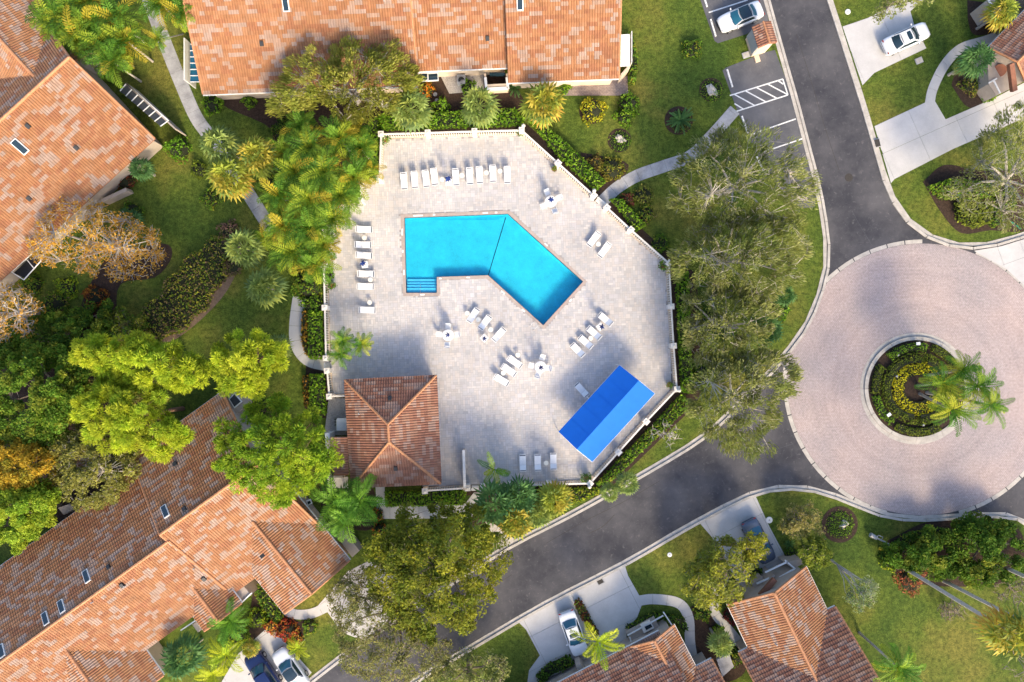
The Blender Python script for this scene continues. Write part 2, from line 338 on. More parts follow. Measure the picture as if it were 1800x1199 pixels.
# pavers of the deck: random ashlar, joined (each a few pixels)
def pavers():
    c = .235; rot = .04; R = np.array([[math.cos(rot), -math.sin(rot)], [math.sin(rot), math.cos(rot)]]); D = np.array(DECK) @ R
    x0, y0 = D.min(0)-1; nx, ny = ((D.max(0)+1-[x0, y0])/c).astype(int); occ = np.zeros((nx+2, ny+2), bool); rec = []; rr = rng.random((nx, ny))
    for j in range(ny):
        for i in range(nx):
            if occ[i, j]: continue
            r = rr[i, j]; w, h = (2, 1) if r < .38 else (1, 2) if r < .72 else (1, 1) if r < .86 else (2, 2)
            if w == 2 and occ[i+1, j]: w = 1
            occ[i:i+w, j:j+h] = True; rec.append((i, j, w, h))
    a = np.array(rec, float); g = .008
    X0 = x0+a[:, 0]*c+g; X1 = x0+(a[:, 0]+a[:, 2])*c-g; Y0 = y0+a[:, 1]*c+g; Y1 = y0+(a[:, 1]+a[:, 3])*c-g
    cen = np.stack([(X0+X1)/2, (Y0+Y1)/2], 1) @ R.T
    ok = pip(cen, DECK) & ~pip(cen, COPE)
    X0, X1, Y0, Y1 = X0[ok], X1[ok], Y0[ok], Y1[ok]; n = len(X0); zt = .036+rng.random(n)*.007
    q = np.stack([np.stack([X0, Y0], 1), np.stack([X1, Y0], 1), np.stack([X1, Y1], 1), np.stack([X0, Y1], 1)], 1) @ R.T
    V = np.zeros((n, 8, 3)); V[:, :4, :2] = q; V[:, 4:, :2] = q; V[:, :4, 2] = .019; V[:, 4:, 2] = zt[:, None]
    base = np.arange(n)[:, None]*8
    Fc = np.concatenate([base+np.array(k) for k in ((4, 5, 6, 7), (0, 1, 5, 4), (1, 2, 6, 5), (2, 3, 7, 6), (3, 0, 4, 7))])
    pal = 1.02*np.array([(.50, .475, .455), (.48, .46, .45), (.53, .50, .475), (.45, .44, .44), (.52, .48, .45), (.49, .47, .47)])
    col = pal[rng.integers(0, len(pal), n)]*(1+rng.normal(0, .045, n))[:, None]
    return V.reshape(-1, 3), Fc, np.tile(col, (5, 1))
v, f, c = pavers(); mesh('paver', v, f, MAT['paver'], deck, col=c, kind='stuff')

_c = np.mean(np.array(DECK), axis=0); _ring = [tuple(_c+(np.array(p)-_c)*1.06) for p in DECK]
v, f = tri_sheet(_ring, [DECK], .011); tag(mesh('planting_strip', v, f, MAT['mulch']), kind='structure')
# roads
K1 = smooth_line([(1325, -80), (1347, 0), (1372, 90), (1398, 180), (1420, 265), (1437, 330), (1448, 390), (1453, 435), (1452, 468), (1446, 497), (1434, 534), (1415, 575), (1392, 607), (1352, 655), (1296, 712), (1235, 768), (1120, 838), (1000, 905), (890, 962), (760, 1045), (640, 1125), (535, 1205), (430, 1290)])
K2 = smooth_line([(1432, -80), (1459, 0), (1488, 90), (1518, 185), (1543, 270), (1563, 335), (1592, 382), (1625, 410), (1665, 427), (1710, 433), (1760, 425), (1830, 402)])
K3 = smooth_line([(1850, 960), (1810, 920), (1775, 906), (1720, 905), (1660, 909), (1600, 911), (1545, 902), (1490, 880), (1440, 862), (1390, 856), (1340, 862), (1290, 882), (1200, 930), (1100, 988), (960, 1060), (840, 1130), (715, 1205), (610, 1275)])
road = K1 + K3[::-1] + [(1900, 960), (1900, 402)] + K2[::-1]
v, f = tri_sheet(P2(road), [], .006)
tag(mesh('road', v, f, MAT['asphalt']), kind='structure')
wear = tag(mesh('road_seams', [], [], MAT['asphalt']), kind='structure')
for i, (ln, wd, mt) in enumerate([([(1498, 372), (1515, 402), (1533, 432)], .022, 'lotasphalt'), ([(1395, 780), (1360, 790), (1320, 792)], .025, 'lotasphalt'), ([(1160, 845), (1100, 880), (1030, 915), (960, 955)], .04, 'gutterstain'), ([(1080, 905), (1060, 925), (1035, 938)], .05, 'gutterstain'), ([(1400, 60), (1425, 140), (1452, 230), (1475, 300)], .035, 'gutterstain'), ([(900, 1010), (860, 1035), (800, 1072)], .04, 'gutterstain')]):
    L_ = P2(smooth_line(ln)); A_, B_ = offset_line(L_, wd/2), offset_line(L_, -wd/2); MB().prism(A_+B_[::-1], .004, .0085+.0006*i).build('seam', MAT[mt], wear)
RC = W2(1622, 667); RR = 246*PX
circ = lambda c, r, n=72: [(c[0]+r*math.cos(2*math.pi*i/n), c[1]+r*math.sin(2*math.pi*i/n)) for i in range(n)]
IC = W2(1610, 683); IR = 91*PX
RW = P2(road)
def both(pa, pb, z):
    pts = [Vector(p) for p in pa]+[Vector(p) for p in pb]; na, nb = len(pa), len(pb)
    vv, ee, ff, *_ = delaunay_2d_cdt(pts, [(i, (i+1) % na) for i in range(na)]+[(na+i, na+(i+1) % nb) for i in range(nb)], [], 0, 1e-5)
    cn = np.array([np.mean([vv[i][:] for i in t], axis=0) for t in ff]); ok = pip(cn, pa) & pip(cn, pb)
    return [(p[0], p[1], z) for p in vv], [tuple(t) for t, k in zip(ff, ok) if k]
v, f = both(circ(RC, RR-.42, 96), RW, .014); tag(mesh('roundabout_paving', v, f, MAT['brick']), kind='structure')
def ring(name, c, r0, r1, z0, z1, mat, seg, parent=None, n=96):
    st = parent or tag(mesh(name, [], [], mat), kind='structure')
    per = n//seg
    for k in range(seg):
        m = MB(); A = [2*math.pi*(k*per+i+(.06 if i == 0 else -.06 if i == per else 0))/n for i in range(per+1)]
        o = [(c[0]+r1*math.cos(a), c[1]+r1*math.sin(a)) for a in A]; i_ = [(c[0]+r0*math.cos(a), c[1]+r0*math.sin(a)) for a in A[::-1]]
        if name == 'paving_border' and not pip(np.array(o+i_), offset_line(P2(K1), 0)[:0] or RW).all(): continue
        m.prism(o+i_, z0, z1).build('kerb_stone', mat, st)
    return st
def strip_struct(name, line_px, off, width, z0, z1, mat, step, piece, world=False, bev=0.0, gap=.012):
    L = line_px if world else P2(line_px); L = resample(L, step)
    st = tag(mesh(name, [], [], mat), kind='structure')
    fineL = resample(L, .6)
    for a, b in zip(L[:-1], L[1:]):
        d = Vector((b[0]-a[0], b[1]-a[1])); n = d.length; d.normalize(); a2 = (a[0]+d.x*gap, a[1]+d.y*gap); b2 = (b[0]-d.x*gap, b[1]-d.y*gap)
        pa = (-d.y, d.x); q = [(p[0]+pa[0]*s, p[1]+pa[1]*s) for p, s in ((a2, off-width/2), (b2, off-width/2), (b2, off+width/2), (a2, off+width/2))]
        MB().prism(q, z0, z1).build(piece, mat, st)
    return st
ring('paving_border', RC, RR-.40, RR, .0, .022, MAT['kerb'], 48)
ring('island_kerb', IC, IR-.35, IR+.02, .0, .17, MAT['kerb'], 12)
ring('island_gutter', IC, IR+.04, IR+.42, .0, .03, MAT['kerb'], 12)
for nm, line, s in (('kerb_west', K1, 1), ('kerb_east', K2, -1), ('kerb_south', K3, 1)):
    strip_struct(nm, line, .22*s if nm != 'kerb_south' else -.22*-1*s, .26, 0, .13, MAT['kerb'], 2.4, 'kerb_stone')
    strip_struct(nm.replace('kerb', 'gutter'), line, -.10*s if nm != 'kerb_south' else -.10*s, .36, 0, .03, MAT['kerb'], 3.0, 'gutter_stone')
# asphalt parking bays and paint
for nm, pl in (('parking_bay_north', [(1226, -15), (1340, -15), (1352, 40), (1312, 60), (1262, 76), (1256, 72)]),
               ('parking_bay_south', [(1270, 124), (1276, 119), (1345, 92), (1362, 88), (1397, 180), (1420, 265), (1437, 330), (1432, 364), (1408, 366), (1370, 330), (1330, 270), (1298, 200)])):
    tag(MB().prism(P2(pl), 0, .012).build(nm, MAT['lotasphalt']), kind='structure')
lines = [((1283, 168), (1376, 139)), ((1294, 196), (1385, 167)), ((1291, 166), (1327.5, 186)), ((1311, 160), (1346, 179)), ((1330, 154), (1365, 172.5)), ((1349, 147.5), (1384, 166)), ((1368, 142), (1377, 148)), ((1291, 182), (1307, 192)), ((1376, 139), (1385, 167)), ((1316, 238), (1399, 209)), ((1246, 22), (1314, 0)), ((1340, 268), (1410, 244))]
pm = tag(mesh('parking_markings', [], [], MAT['paint']), kind='structure')
for i, (a, b) in enumerate(lines):
    MB().bar(W(*a, .0165+.0004*i), W(*b, .0165+.0004*i), .13, .004).build('painted_line', MAT['paint'], pm)
stops = [((1278, 122), (1287.5, 153), 'concrete wheel stop in the empty bay above the hatched area'), ((1304, 204), (1314, 234), 'concrete wheel stop in the bay below the hatched area'), ((1249, 34), (1258, 64), 'white wheel stop in front of the parked white car with black roof'), ((1237, -6), (1243, 12), 'white wheel stop cut by the top edge of the photo'), ((1330, 275), (1342, 300), 'wheel stop half hidden under bare tree branches')]
for a, b, lb in stops:
    p, q = W(*a, .07), W(*b, .07); o = thing('wheel_stop', lb, 'wheel stop', ((p+q)/2).xy.to_3d(), group='wheel stops in the parking bays')
    MB().bar(p, q, .16, .12).build('stop_bar', MAT['paint'], o)
    for t in (.15, .85): MB().box(p.lerp(q, t)+Vector((0, 0, .065)), (.05, .05, .02)).build('bolt', MAT['darkmetal'], o)

# concrete slabs
def slabs(name, poly_px, ang_deg, sx, sy, mat, z=.03, org=None, gap=.012):
    poly = P2(poly_px); st = tag(mesh(name, [], [], mat), kind='structure'); a = math.radians(ang_deg); u = (math.cos(a), math.sin(a)); w = (-u[1], u[0])
    o = W2(*org) if org else poly[0]
    def cuts(ax, s):
        if not s: return [-1e3, 1e3]
        t = [(p[0]-o[0])*ax[0]+(p[1]-o[1])*ax[1] for p in poly]; return [k*s for k in range(math.floor(min(t)/s), math.ceil(max(t)/s)+1)]
    cu, cw = cuts(u, sx), cuts(w, sy)
    for i in range(len(cu)-1):
        p1 = clip_half(poly, (o[0]+u[0]*(cu[i]+gap), o[1]+u[1]*(cu[i]+gap)), u, 1)
        if len(p1) < 3: continue
        p1 = clip_half(p1, (o[0]+u[0]*(cu[i+1]-gap), o[1]+u[1]*(cu[i+1]-gap)), u, -1)
        for j in range(len(cw)-1):
            if len(p1) < 3: continue
            p2 = clip_half(p1, (o[0]+w[0]*(cw[j]+gap), o[1]+w[1]*(cw[j]+gap)), w, 1)
            if len(p2) >= 3: p2 = clip_half(p2, (o[0]+w[0]*(cw[j+1]-gap), o[1]+w[1]*(cw[j+1]-gap)), w, -1)
            if len(p2) < 3: continue
            ar = abs(sum(p2[k][0]*p2[(k+1) % len(p2)][1]-p2[(k+1) % len(p2)][0]*p2[k][1] for k in range(len(p2))))/2
            if ar > .02: MB().prism(p2, 0, z+random.uniform(-.003, .003)).build('slab', mat, st)
    return st
def walk(name, line_px, width, step, mat, z=.035):
    L = resample(P2(smooth_line(line_px)), step/4); A = offset_line(L, width/2); B = offset_line(L, -width/2); st = tag(mesh(name, [], [], mat), kind='structure')
    for i in range(0, len(L)-1, 4):
        j = min(i+4, len(L)-1); a = A[i:j+1]; b = B[i:j+1]
        if len(a) < 2: continue
        def shr(s):
            s = [np.array(p) for p in s]; d0 = s[1]-s[0]; d1 = s[-1]-s[-2]; s[0] = s[0]+d0/np.linalg.norm(d0)*.012; s[-1] = s[-1]-d1/np.linalg.norm(d1)*.012; return [tuple(p) for p in s]
        MB().prism(shr(a)+shr(b)[::-1], 0, z+random.uniform(-.003, .003)).build('slab', mat, st)
    return st
CO = MAT['concrete']
slabs('driveway_northeast', [(1481, 47), (1525, 32), (1575, 7), (1590, -25), (1650, -25), (1600, 20), (1606, 42), (1628, 85), (1537, 128), (1516, 150)], 24, 4.4, 0, CO, org=(1500, 100))
slabs('driveway_east', [(1537, 222), (1627, 180), (1642, 176), (1662, 210), (1745, 174), (1830, 130), (1830, 195), (1675, 262), (1572, 315), (1566, 322)], 24, 4.2, 5.2, CO, org=(1552, 270))
slabs('driveway_far_east', [(1712, 441), (1760, 433), (1840, 408), (1840, 540), (1798, 500), (1770, 474)], 20, 2.4, 2.4, CO)
slabs('driveway_southeast', [(1227, 916), (1262, 896), (1328, 872), (1352, 925), (1388, 992), (1335, 1018), (1305, 1040), (1275, 985), (1252, 945)], 27, 5.5, 5.0, CO, org=(1255, 946))
slabs('driveway_south', [(908, 1090), (1098, 993), (1104, 1012), (1130, 1058), (1120, 1085), (1100, 1110), (1104, 1137), (1012, 1186), (970, 1215), (925, 1215), (930, 1178), (949, 1152), (925, 1107)], 27, 5.6, 3.2, CO, org=(935, 1118))
slabs('driveway_southwest', [(418, 1150), (468, 1105), (484, 1098), (502, 1130), (548, 1182), (520, 1215), (380, 1215)], -54, 4, 2.6, CO)
slabs('driveway_shaded', [(556, 1068), (612, 1004), (650, 985), (692, 1008), (722, 1068), (640, 1126), (602, 1112), (575, 1075)], -54, 4, 4, CO)
slabs('walkway_pool_house', [(660, 852), (676, 852), (677, 889), (818, 885), (833, 866), (850, 866), (828, 911), (663, 912)], 0, 1.5, 0, CO)
slabs('walkway_corner', [(853, 917), (870, 922), (908, 950), (882, 966)], -30, 1.4, 0, MAT['kerb'])
slabs('patio_north', [(990, 168), (993, 140), (1103, 134), (1104, 165), (1096, 168)], 2, 0, 0, MAT['patiobrick'])
walk('walkway_northwest', [(248, -40), (262, 0), (288, 70), (320, 150), (346, 208), (378, 252), (430, 330), (470, 393), (492, 422)], 1.38, 1.5, MAT['oldconc'])
walk('walkway_west', [(527, 522), (521, 570), (523, 605), (542, 631), (578, 641)], 1.45, 1.5, CO)
walk('walkway_gate', [(1060, 353), (1085, 330), (1120, 309), (1165, 293), (1213, 275), (1250, 240), (1292, 193)], 1.25, 1.5, MAT['oldconc'])
walk('walkway_east_house', [(1634, 182), (1640, 155), (1660, 115), (1688, 86), (1730, 72), (1790, 52)], .98, 1.5, CO)
walk('walkway_south_house', [(1122, 1056), (1150, 1053), (1192, 1060), (1210, 1085), (1213, 1130), (1220, 1172)], 1.05, 1.5, CO)
walk('walkway_between_houses', [(1275, 1010), (1256, 1060), (1258, 1080), (1285, 1112), (1312, 1145)], .95, 1.5, CO)
walk('walkway_southwest_house', [(585, 1062), (545, 1079), (510, 1077), (488, 1055), (475, 1020)], 1.0, 1.4, CO)
# beds
def bed(name, poly, mat='mulch', z=.02, sm=True):
    pl = poly if not sm else smooth_line(poly+[poly[0]], 4)[:-1]
    v, f = tri_sheet(P2(pl), [], z); tag(mesh(name, v, f, MAT[mat]), kind='structure')
def disc_px(x, y, r, n=16): return [(x+r*math.cos(2*math.pi*i/n), y+r*math.sin(2*math.pi*i/n)) for i in range(n)]
bed('mulch_bed_north_house', [(380, 168), (640, 168), (640, 140), (905, 130), (912, 158), (905, 200), (672, 210), (655, 240), (640, 300), (470, 290), (480, 230), (400, 190)])
bed('pebble_bed_north', [(775, 135), (850, 130), (850, 160), (790, 165)], 'pebble', .03, False)
for i, (x, y, r) in enumerate([(1250, 158, 21), (1089, 247, 21), (1193, 212, 25), (1476, 922, 32), (1040, 196, 22), (770, 190, 22)]):
    bed('round_bed', disc_px(x, y, r), z=.018+.0005*i)
bed('mulch_bed_east', [(1622, 320), (1660, 290), (1720, 300), (1810, 310), (1810, 400), (1740, 405), (1690, 410), (1655, 375)])
bed('mulch_bed_gate', [(1020, 268), (1060, 275), (1105, 290), (1085, 325), (1062, 345), (1040, 330)])
bed('mulch_bed_west', [(185, 455), (285, 428), (302, 452), (272, 488), (212, 500), (205, 560), (200, 620), (140, 620), (145, 530)])
bed('mulch_bed_pine', [(-20, 640), (200, 600), (240, 700), (250, 850), (60, 930), (-20, 920)], z=.026)
bed('mulch_bed_croton', [(262, 565), (300, 505), (370, 440), (415, 410), (424, 445), (400, 510), (342, 572), (290, 602)], 'soil', .016)
bed('mulch_bed_hedge_west', [(512, 470), (572, 460), (578, 735), (535, 735), (538, 640), (545, 620), (532, 600), (534, 540)], 'mulch', .017, False)
bed('pebble_bed_pool_house', [(578, 700), (612, 700), (612, 765), (570, 765)], 'pebble', .02, False)
bed('mulch_bed_corner', [(1560, 950), (1640, 915), (1760, 915), (1800, 950), (1780, 1020), (1640, 1030), (1570, 1005)])
bed('mulch_bed_oaks', [(1200, 475), (1222, 485), (1232, 600), (1236, 680), (1215, 715), (1205, 690)])
bed('mulch_bed_southeast_house', [(1215, 1065), (1255, 1075), (1300, 1130), (1310, 1180), (1270, 1199), (1225, 1170)])
bed('mulch_bed_northeast_house', [(1700, 0), (1745, 10), (1760, 50), (1715, 62), (1702, 40)])
bed('mulch_bed_northeast_front', [(1672, 150), (1690, 100), (1738, 85), (1755, 160), (1705, 190)])
bed('mulch_bed_southwest_house', [(445, 1035), (475, 1030), (520, 1090), (545, 1085), (555, 1105), (500, 1125), (440, 1120)])
bed('mulch_bed_pool_entrance', [(560, 855), (640, 855), (660, 870), (660, 925), (620, 930), (570, 900)])
bed('mulch_bed_awning', [(1192, 700), (1215, 720), (1060, 870), (830, 925), (830, 870), (1045, 858)], 'mulch', .015, False)
bed('island_bed', disc_px(1610, 683, 86, 40), 'mulch', .10, False)

# ------------------------------------------------------------------ swimming pool
pool = thing('swimming_pool', 'bright turquoise angular swimming pool with pink coping in the paved deck', 'swimming pool', W(860, 460))
WZ = -.06
def depth(p):                                          # shallow in the west, sloping down to the south-east corner
    t = min(1, max(0, (p[0]-W2(870, 0)[0])/(W2(960, 0)[0]-W2(870, 0)[0]))); return -.62-.55*t
n = len(POOL)
xs = np.arange(min(p[0] for p in POOL)-.5, max(p[0] for p in POOL)+.6, .5); ys = np.arange(min(p[1] for p in POOL)-.5, max(p[1] for p in POOL)+.6, .5)
v, f = tri_sheet(POOL, [], 0)
inner = [(x, y) for x in xs for y in ys]; ok = pip(np.array(inner), POOL) & (pdist(np.array(inner), POOL) > .15)
vv, ee, ff, *_ = delaunay_2d_cdt([Vector(p) for p in POOL]+[Vector(p) for p, k in zip(inner, ok) if k], [(i, (i+1) % n) for i in range(n)], [], 0, 1e-5)
cen = np.array([np.mean([vv[i][:] for i in t], axis=0) for t in ff]); okf = pip(cen, POOL)
V3 = [(p[0], p[1], depth(p)) for p in vv]; F3 = [tuple(t) for t, k in zip(ff, okf) if k]
mb = MB().add(V3, F3)
for i in range(n):
    a, b = POOL[i], POOL[(i+1) % n]; mb.add([(*a, depth(a)), (*b, depth(b)), (*b, .0), (*a, .0)], [(0, 1, 2, 3)])
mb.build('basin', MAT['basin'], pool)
mesh('water', [(x, y, WZ) for x, y in POOL], [tuple(range(n))], MAT['water'], pool)
v, f = tri_sheet(COPE, [POOL], .055); m = MB().add(v, f)
for L, s in ((COPE, 1), (POOL, -1)):
    for i in range(len(L)):
        a, b = L[i], L[(i+1) % len(L)]; m.add([(*a, -.03), (*b, -.03), (*b, .055), (*a, .055)], [(0, 1, 2, 3)])
cop = m.build('coping', MAT['coping'], pool)
m = MB(); PN = [np.array(p) for p in POOL]; pcn = np.mean(PN, axis=0)
inset = []
area = sum(POOL[i][0]*POOL[(i+1) % n][1]-POOL[(i+1) % n][0]*POOL[i][1] for i in range(n)); sg = 1 if area > 0 else -1
for i in range(n):
    a, b = PN[i], PN[(i+1) % n]; d = (b-a)/np.linalg.norm(b-a); nr = np.array([-d[1], d[0]])*sg*.04
    m.add([(*(a+nr), -.16), (*(b+nr), -.16), (*(b+nr), .03), (*(a+nr), .03), (*a, .03), (*b, .03)], [(0, 1, 2, 3), (3, 2, 5, 4)])
m.build('waterline_tile', MAT['tileband'], pool)
sx0, sx1 = W2(714.6, 0)[0]+.02, W2(767.6, 0)[0]
for k, (ya, yb, z) in enumerate([(514.5, 506, -.16), (506, 501, -.26), (501, 496, -.36), (496, 490, -.46)]):
    y0, y1 = W2(0, ya)[1], W2(0, yb)[1]; MB().box(((sx0+sx1)/2, (y0+y1)/2, (z-.7)/2), (sx1-sx0, abs(y1-y0)-.004, z+.7)).build('step', MAT['stepm'], pool)
a, b = W(889, 380), W(858, 483); a.z = depth(a)+.015; b.z = depth(b)+.015
fl = MB()
for i in range(12):
    p, q = a.lerp(b, i/12), a.lerp(b, (i+1)/12); p.z = depth(p)+.02; q.z = depth(q)+.02; fl.bar(p, q, .06, .02)
fl.build('floor_line', MAT['tileband'], pool)
m = MB(); hr = [W(738.5, 523, .06), W(738.5, 519, .8), W(738.8, 508, .75), W(739.2, 500, .15), W(739.2, 500, -.3)]
for p, q in zip(hr[:-1], hr[1:]): m.tube(p, q, .022, .022, 8)
m.build('handrail', MAT['steel'], pool)
for s in (0, 1):
    o = Vector((.38, .38, 0))*s*.9; hr = [W(931, 573, .06)+o*0, W(933, 571, .75), W(939, 566, .75), W(941, 564, -.4)]; m = MB()
    for p, q in zip(hr[:-1], hr[1:]): m.tube(p+Vector((.32*s, .34*-s, 0))*1.2, q+Vector((.32*s, .34*-s, 0))*1.2, .022, .022, 8)
    m.build('ladder_rail', MAT['steel'], pool)
for (x, y, w, r) in [(735, 379, 1.0, .04), (763, 377.5, .25, .04), (853, 374.3, .55, .04), (872, 373.6, .25, .04), (707, 408, .7, 1.55), (708, 442, .3, 1.55), (710, 479, .55, 1.55), (742, 518, .5, .0), (774, 489.5, .25, 0), (823, 487.8, .35, 0), (884, 514, .5, -.73), (920, 546, .4, -.73), (1003, 528, .4, .8), (960, 430, .4, -.73)]:
    MB().box(W(x, y, .058), (w, .15, .006), r).build('depth_marker', MAT['white'], cop)

# ------------------------------------------------------------------ balustrade round the deck
RH = 1.25
def balustrade(label, pts, z=RH, pill=None, ends=(True, True)):
    P = [W2(x, y, z) for x, y in pts]; c = np.mean(P, axis=0); root = thing('balustrade', label, 'balustrade', (c[0], c[1], 0), group='balustrade round the pool deck')
    for i, (x, y) in enumerate(P):
        if (i == 0 and not ends[0]) or (i == len(P)-1 and not ends[1]): continue
        j = min(i, len(P)-2); a = math.atan2(P[j+1][1]-P[j][1], P[j+1][0]-P[j][0])
        o = MB().box((x, y, z/2+.03), (.46, .46, z+.06), a).build('pillar', MAT['balus'], root)
        MB().box((x, y, z+.1), (.58, .58, .09), a).box((x, y, z+.18), (.34, .34, .07), a, .3).build('pillar_cap', MAT['balus'], o)
    for (a, b) in zip(P[:-1], P[1:]):
        A, B = Vector((*a, 0)), Vector((*b, 0)); d = (B-A); L = d.length; d.normalize()
        MB().bar(A+d*.23+Vector((0, 0, .07)), B-d*.23+Vector((0, 0, .07)), .24, .14).build('base_wall', MAT['ledge'], root)
        MB().bar(A+d*.23+Vector((0, 0, z-.05)), B-d*.23+Vector((0, 0, z-.05)), .17, .1).build('top_rail', MAT['balus'], root)
        m = MB(); k = max(2, int((L-.6)/.24))
        for i in range(k):
            p = A+d*(.32+(L-.64)*(i+.5)/k); r = math.atan2(d.y, d.x)
            m.box((p.x, p.y, .34), (.10, .10, .34), r, .6).box((p.x, p.y, .8), (.05, .05, .72), r)
        m.build('baluster', MAT['balus'], root, kind='stuff')
    return root
balustrade('white balustrade along the top edge of the deck, above the row of nine loungers', [(670, 236), (752, 233.5), (834, 231), (917, 229)])
balustrade('white balustrade on the slant from the top right corner to the deck gate', [(917, 229), (981, 287), (1044, 344)], ends=(False, True))
balustrade('white balustrade on the slant between the deck gate and the right corner', [(1067, 365), (1109, 404), (1176, 463)])
balustrade('white balustrade along the right edge of the deck beside the oaks', [(1176, 463), (1180, 539), (1184, 608), (1190, 684)], ends=(False, True))
balustrade('white balustrade on the slant behind the blue awning', [(1190, 684), (1136, 741), (1087, 795), (1037, 850)], ends=(False, True))
balustrade('white balustrade along the bottom edge of the deck, half under fan palms', [(1037, 850), (965, 852), (895, 854), (848, 858)], ends=(False, True))
balustrade('short white balustrade below the pool house between hedge and deck', [(822, 858), (747, 863)])
balustrade('white balustrade along the left edge of the deck above the side gate', [(567, 384), (569, 465), (571, 541), (573, 630)])
balustrade('short white balustrade left of the pool house above its planting strip', [(575, 652), (579, 697)])
balustrade('stub of white balustrade butting the top left corner of the pool house', [(579, 697), (612, 696)], ends=(False, True))
balustrade('white balustrade in the top left corner beside the areca palms', [(670, 236), (667, 314)], ends=(False, True))
balustrade('stepped white balustrade half buried in the areca palms', [(667, 314), (635, 316), (634, 352), (584, 357)], ends=(False, True))
def gate(label, a, b):
    A, B = W(*a), W(*b); c = (A+B)/2; root = thing('gate', label, 'gate', c); d = (B-A).normalized(); A = A+d*.24; B = B-d*.24
    for z in (.12, .95): MB().bar(A+Vector((0, 0, z)), B+Vector((0, 0, z)), .06, .06).build('frame_rail', MAT['white'], root)
    k = 9
    for i in range(k):
        p = A.lerp(B, i/(k-1)); MB().bar(p+Vector((0, 0, .13)), p+Vector((0, 0, .96)), .04, .04).build('picket', MAT['white'], root)
    MB().box(c+Vector((0, 0, .0))+Vector((0, 0, .03)), ((B-A).length, .55, .02), math.atan2(d.y, d.x)).build('threshold', MAT['balus'], root)
gate('white picket gate where the grey path meets the slanted balustrade', (1046, 347), (1066, 364))
gate('white picket gate in the left balustrade at the curved walkway', (574, 634), (576, 651))
gate('white picket gate at the bottom of the deck beside the dark fan palms', (825, 858), (846, 858))
# free standing screen wall near the pool house
w = thing('screen_wall', 'thin beige free-standing wall right of the pool house', 'wall', W(817, 822)); MB().bar(W(815, 791, 1.0), W(817, 858, 1.0), .18, 2.0).build('panel', MAT['ledge'], w); MB().bar(W(815, 791, 2.03), W(817, 858, 2.03), .26, .06).build('cap', MAT['balus'], w)

# ------------------------------------------------------------------ roofs
PAL_A = .88*np.array([.96, 1.0, 1.15])*np.array([(.385, .172, .070), (.41, .188, .076), (.415, .20, .088), (.36, .152, .066), (.42, .265, .165), (.41, .28, .19)])
PAL_B = .86*np.array([.96, 1.0, 1.1])*np.array([(.30, .135, .08), (.33, .15, .085), (.28, .125, .075), (.36, .185, .11), (.39, .24, .165), (.36, .22, .155)])
def tilefield(parent, poly3, pal, light=.33, tw=.25, tl=.37, name='roof_tiles'):
    P = np.array([tuple(p) for p in poly3]); nrm = np.zeros(3)
    for i in range(len(P)):
        a, b = P[i], P[(i+1) % len(P)]; nrm += np.cross(a, b)
    nrm /= np.linalg.norm(nrm)
    if nrm[2] < 0: nrm = -nrm
    u = np.cross([0, 0, 1], nrm); u /= np.linalg.norm(u); vdir = np.cross(nrm, u)
    if vdir[2] > 0: vdir = -vdir
    o = P[0]; Q = np.stack([(P-o)@u, (P-o)@vdir], 1); lo, hi = Q.min(0), Q.max(0)
    nu, nv = int((hi[0]-lo[0])/tw)+1, int((hi[1]-lo[1])/tl)+1
    I, J = np.meshgrid(np.arange(nu), np.arange(nv), indexing='ij'); I, J = I.ravel(), J.ravel()
    cu = lo[0]+(I+.5)*tw; cv = hi[1]-(J+.5)*tl
    # colour runs along each course
    lab = np.zeros((nu, nv), int)
    for j in range(nv):
        i = 0
        while i < nu:
            L = random.randint(2, 4); k = random.choice((4, 5)) if random.random() < light*.85 else random.randint(0, 3); lab[i:i+L, j] = k; i += L
    ok = pip(np.stack([cu, cv], 1), [tuple(q) for q in Q]); I, J, cu, cv = I[ok], J[ok], cu[ok], cv[ok]; n = len(I)
    if n == 0: return
    us = np.array([0, .2, .5, .8, 1.0])*tw-tw/2; hs = np.array([.0, .058, .078, .058, .0])
    jit = rng.normal(0, .006, n)
    V = np.zeros((n, 10, 3))
    for k in range(5):
        for e, (dv, dh) in enumerate(((-tl/2, .0), (tl/2+.03, .05))):
            V[:, e*5+k] = o + np.outer(cu+us[k], u) + np.outer(cv+dv, vdir) + np.outer(hs[k]+dh+jit*.5+.006, nrm)
    b = np.arange(n)[:, None]*10
    Fc = np.concatenate([b+np.array([k, 5+k, 6+k, k+1]) for k in range(4)])
    col = pal[lab[I, J]]*(1+rng.normal(0, .05, n))[:, None]
    return mesh(name, V.reshape(-1, 3), Fc, MAT['tile'], parent, col=np.tile(col, (4, 1)), kind='stuff')
def caps(parent, a, b, r=.15, name='ridge_cap'):
    a, b = Vector(a), Vector(b); L = (b-a).length; n = max(1, int(L/.42)); m = MB()
    for i in range(n):
        p, q = a.lerp(b, i/n), a.lerp(b, (i+1.12)/n if i < n-1 else 1); m.tube(p, q, r*.86, r*1.05, 7)
    return m.build(name, MAT['ridge'], parent)
def slope(parent, poly3, pal, light=.33, thick=.16):
    poly3 = [Vector(p) for p in poly3]; n = len(poly3); nr = sum(((poly3[i]-poly3[0]).cross(poly3[(i+1) % n]-poly3[0]) for i in range(n)), Vector())
    if nr.z < 0: poly3 = poly3[::-1]
    V = list(poly3)+[p-Vector((0, 0, thick)) for p in poly3]
    o = mesh('roof_slope', V, [tuple(range(n)), tuple(range(n, 2*n))[::-1]]+[(i, n+i, n+(i+1) % n, (i+1) % n) for i in range(n)], MAT['clay'], parent)
    tilefield(o, poly3, pal, light)
    return poly3
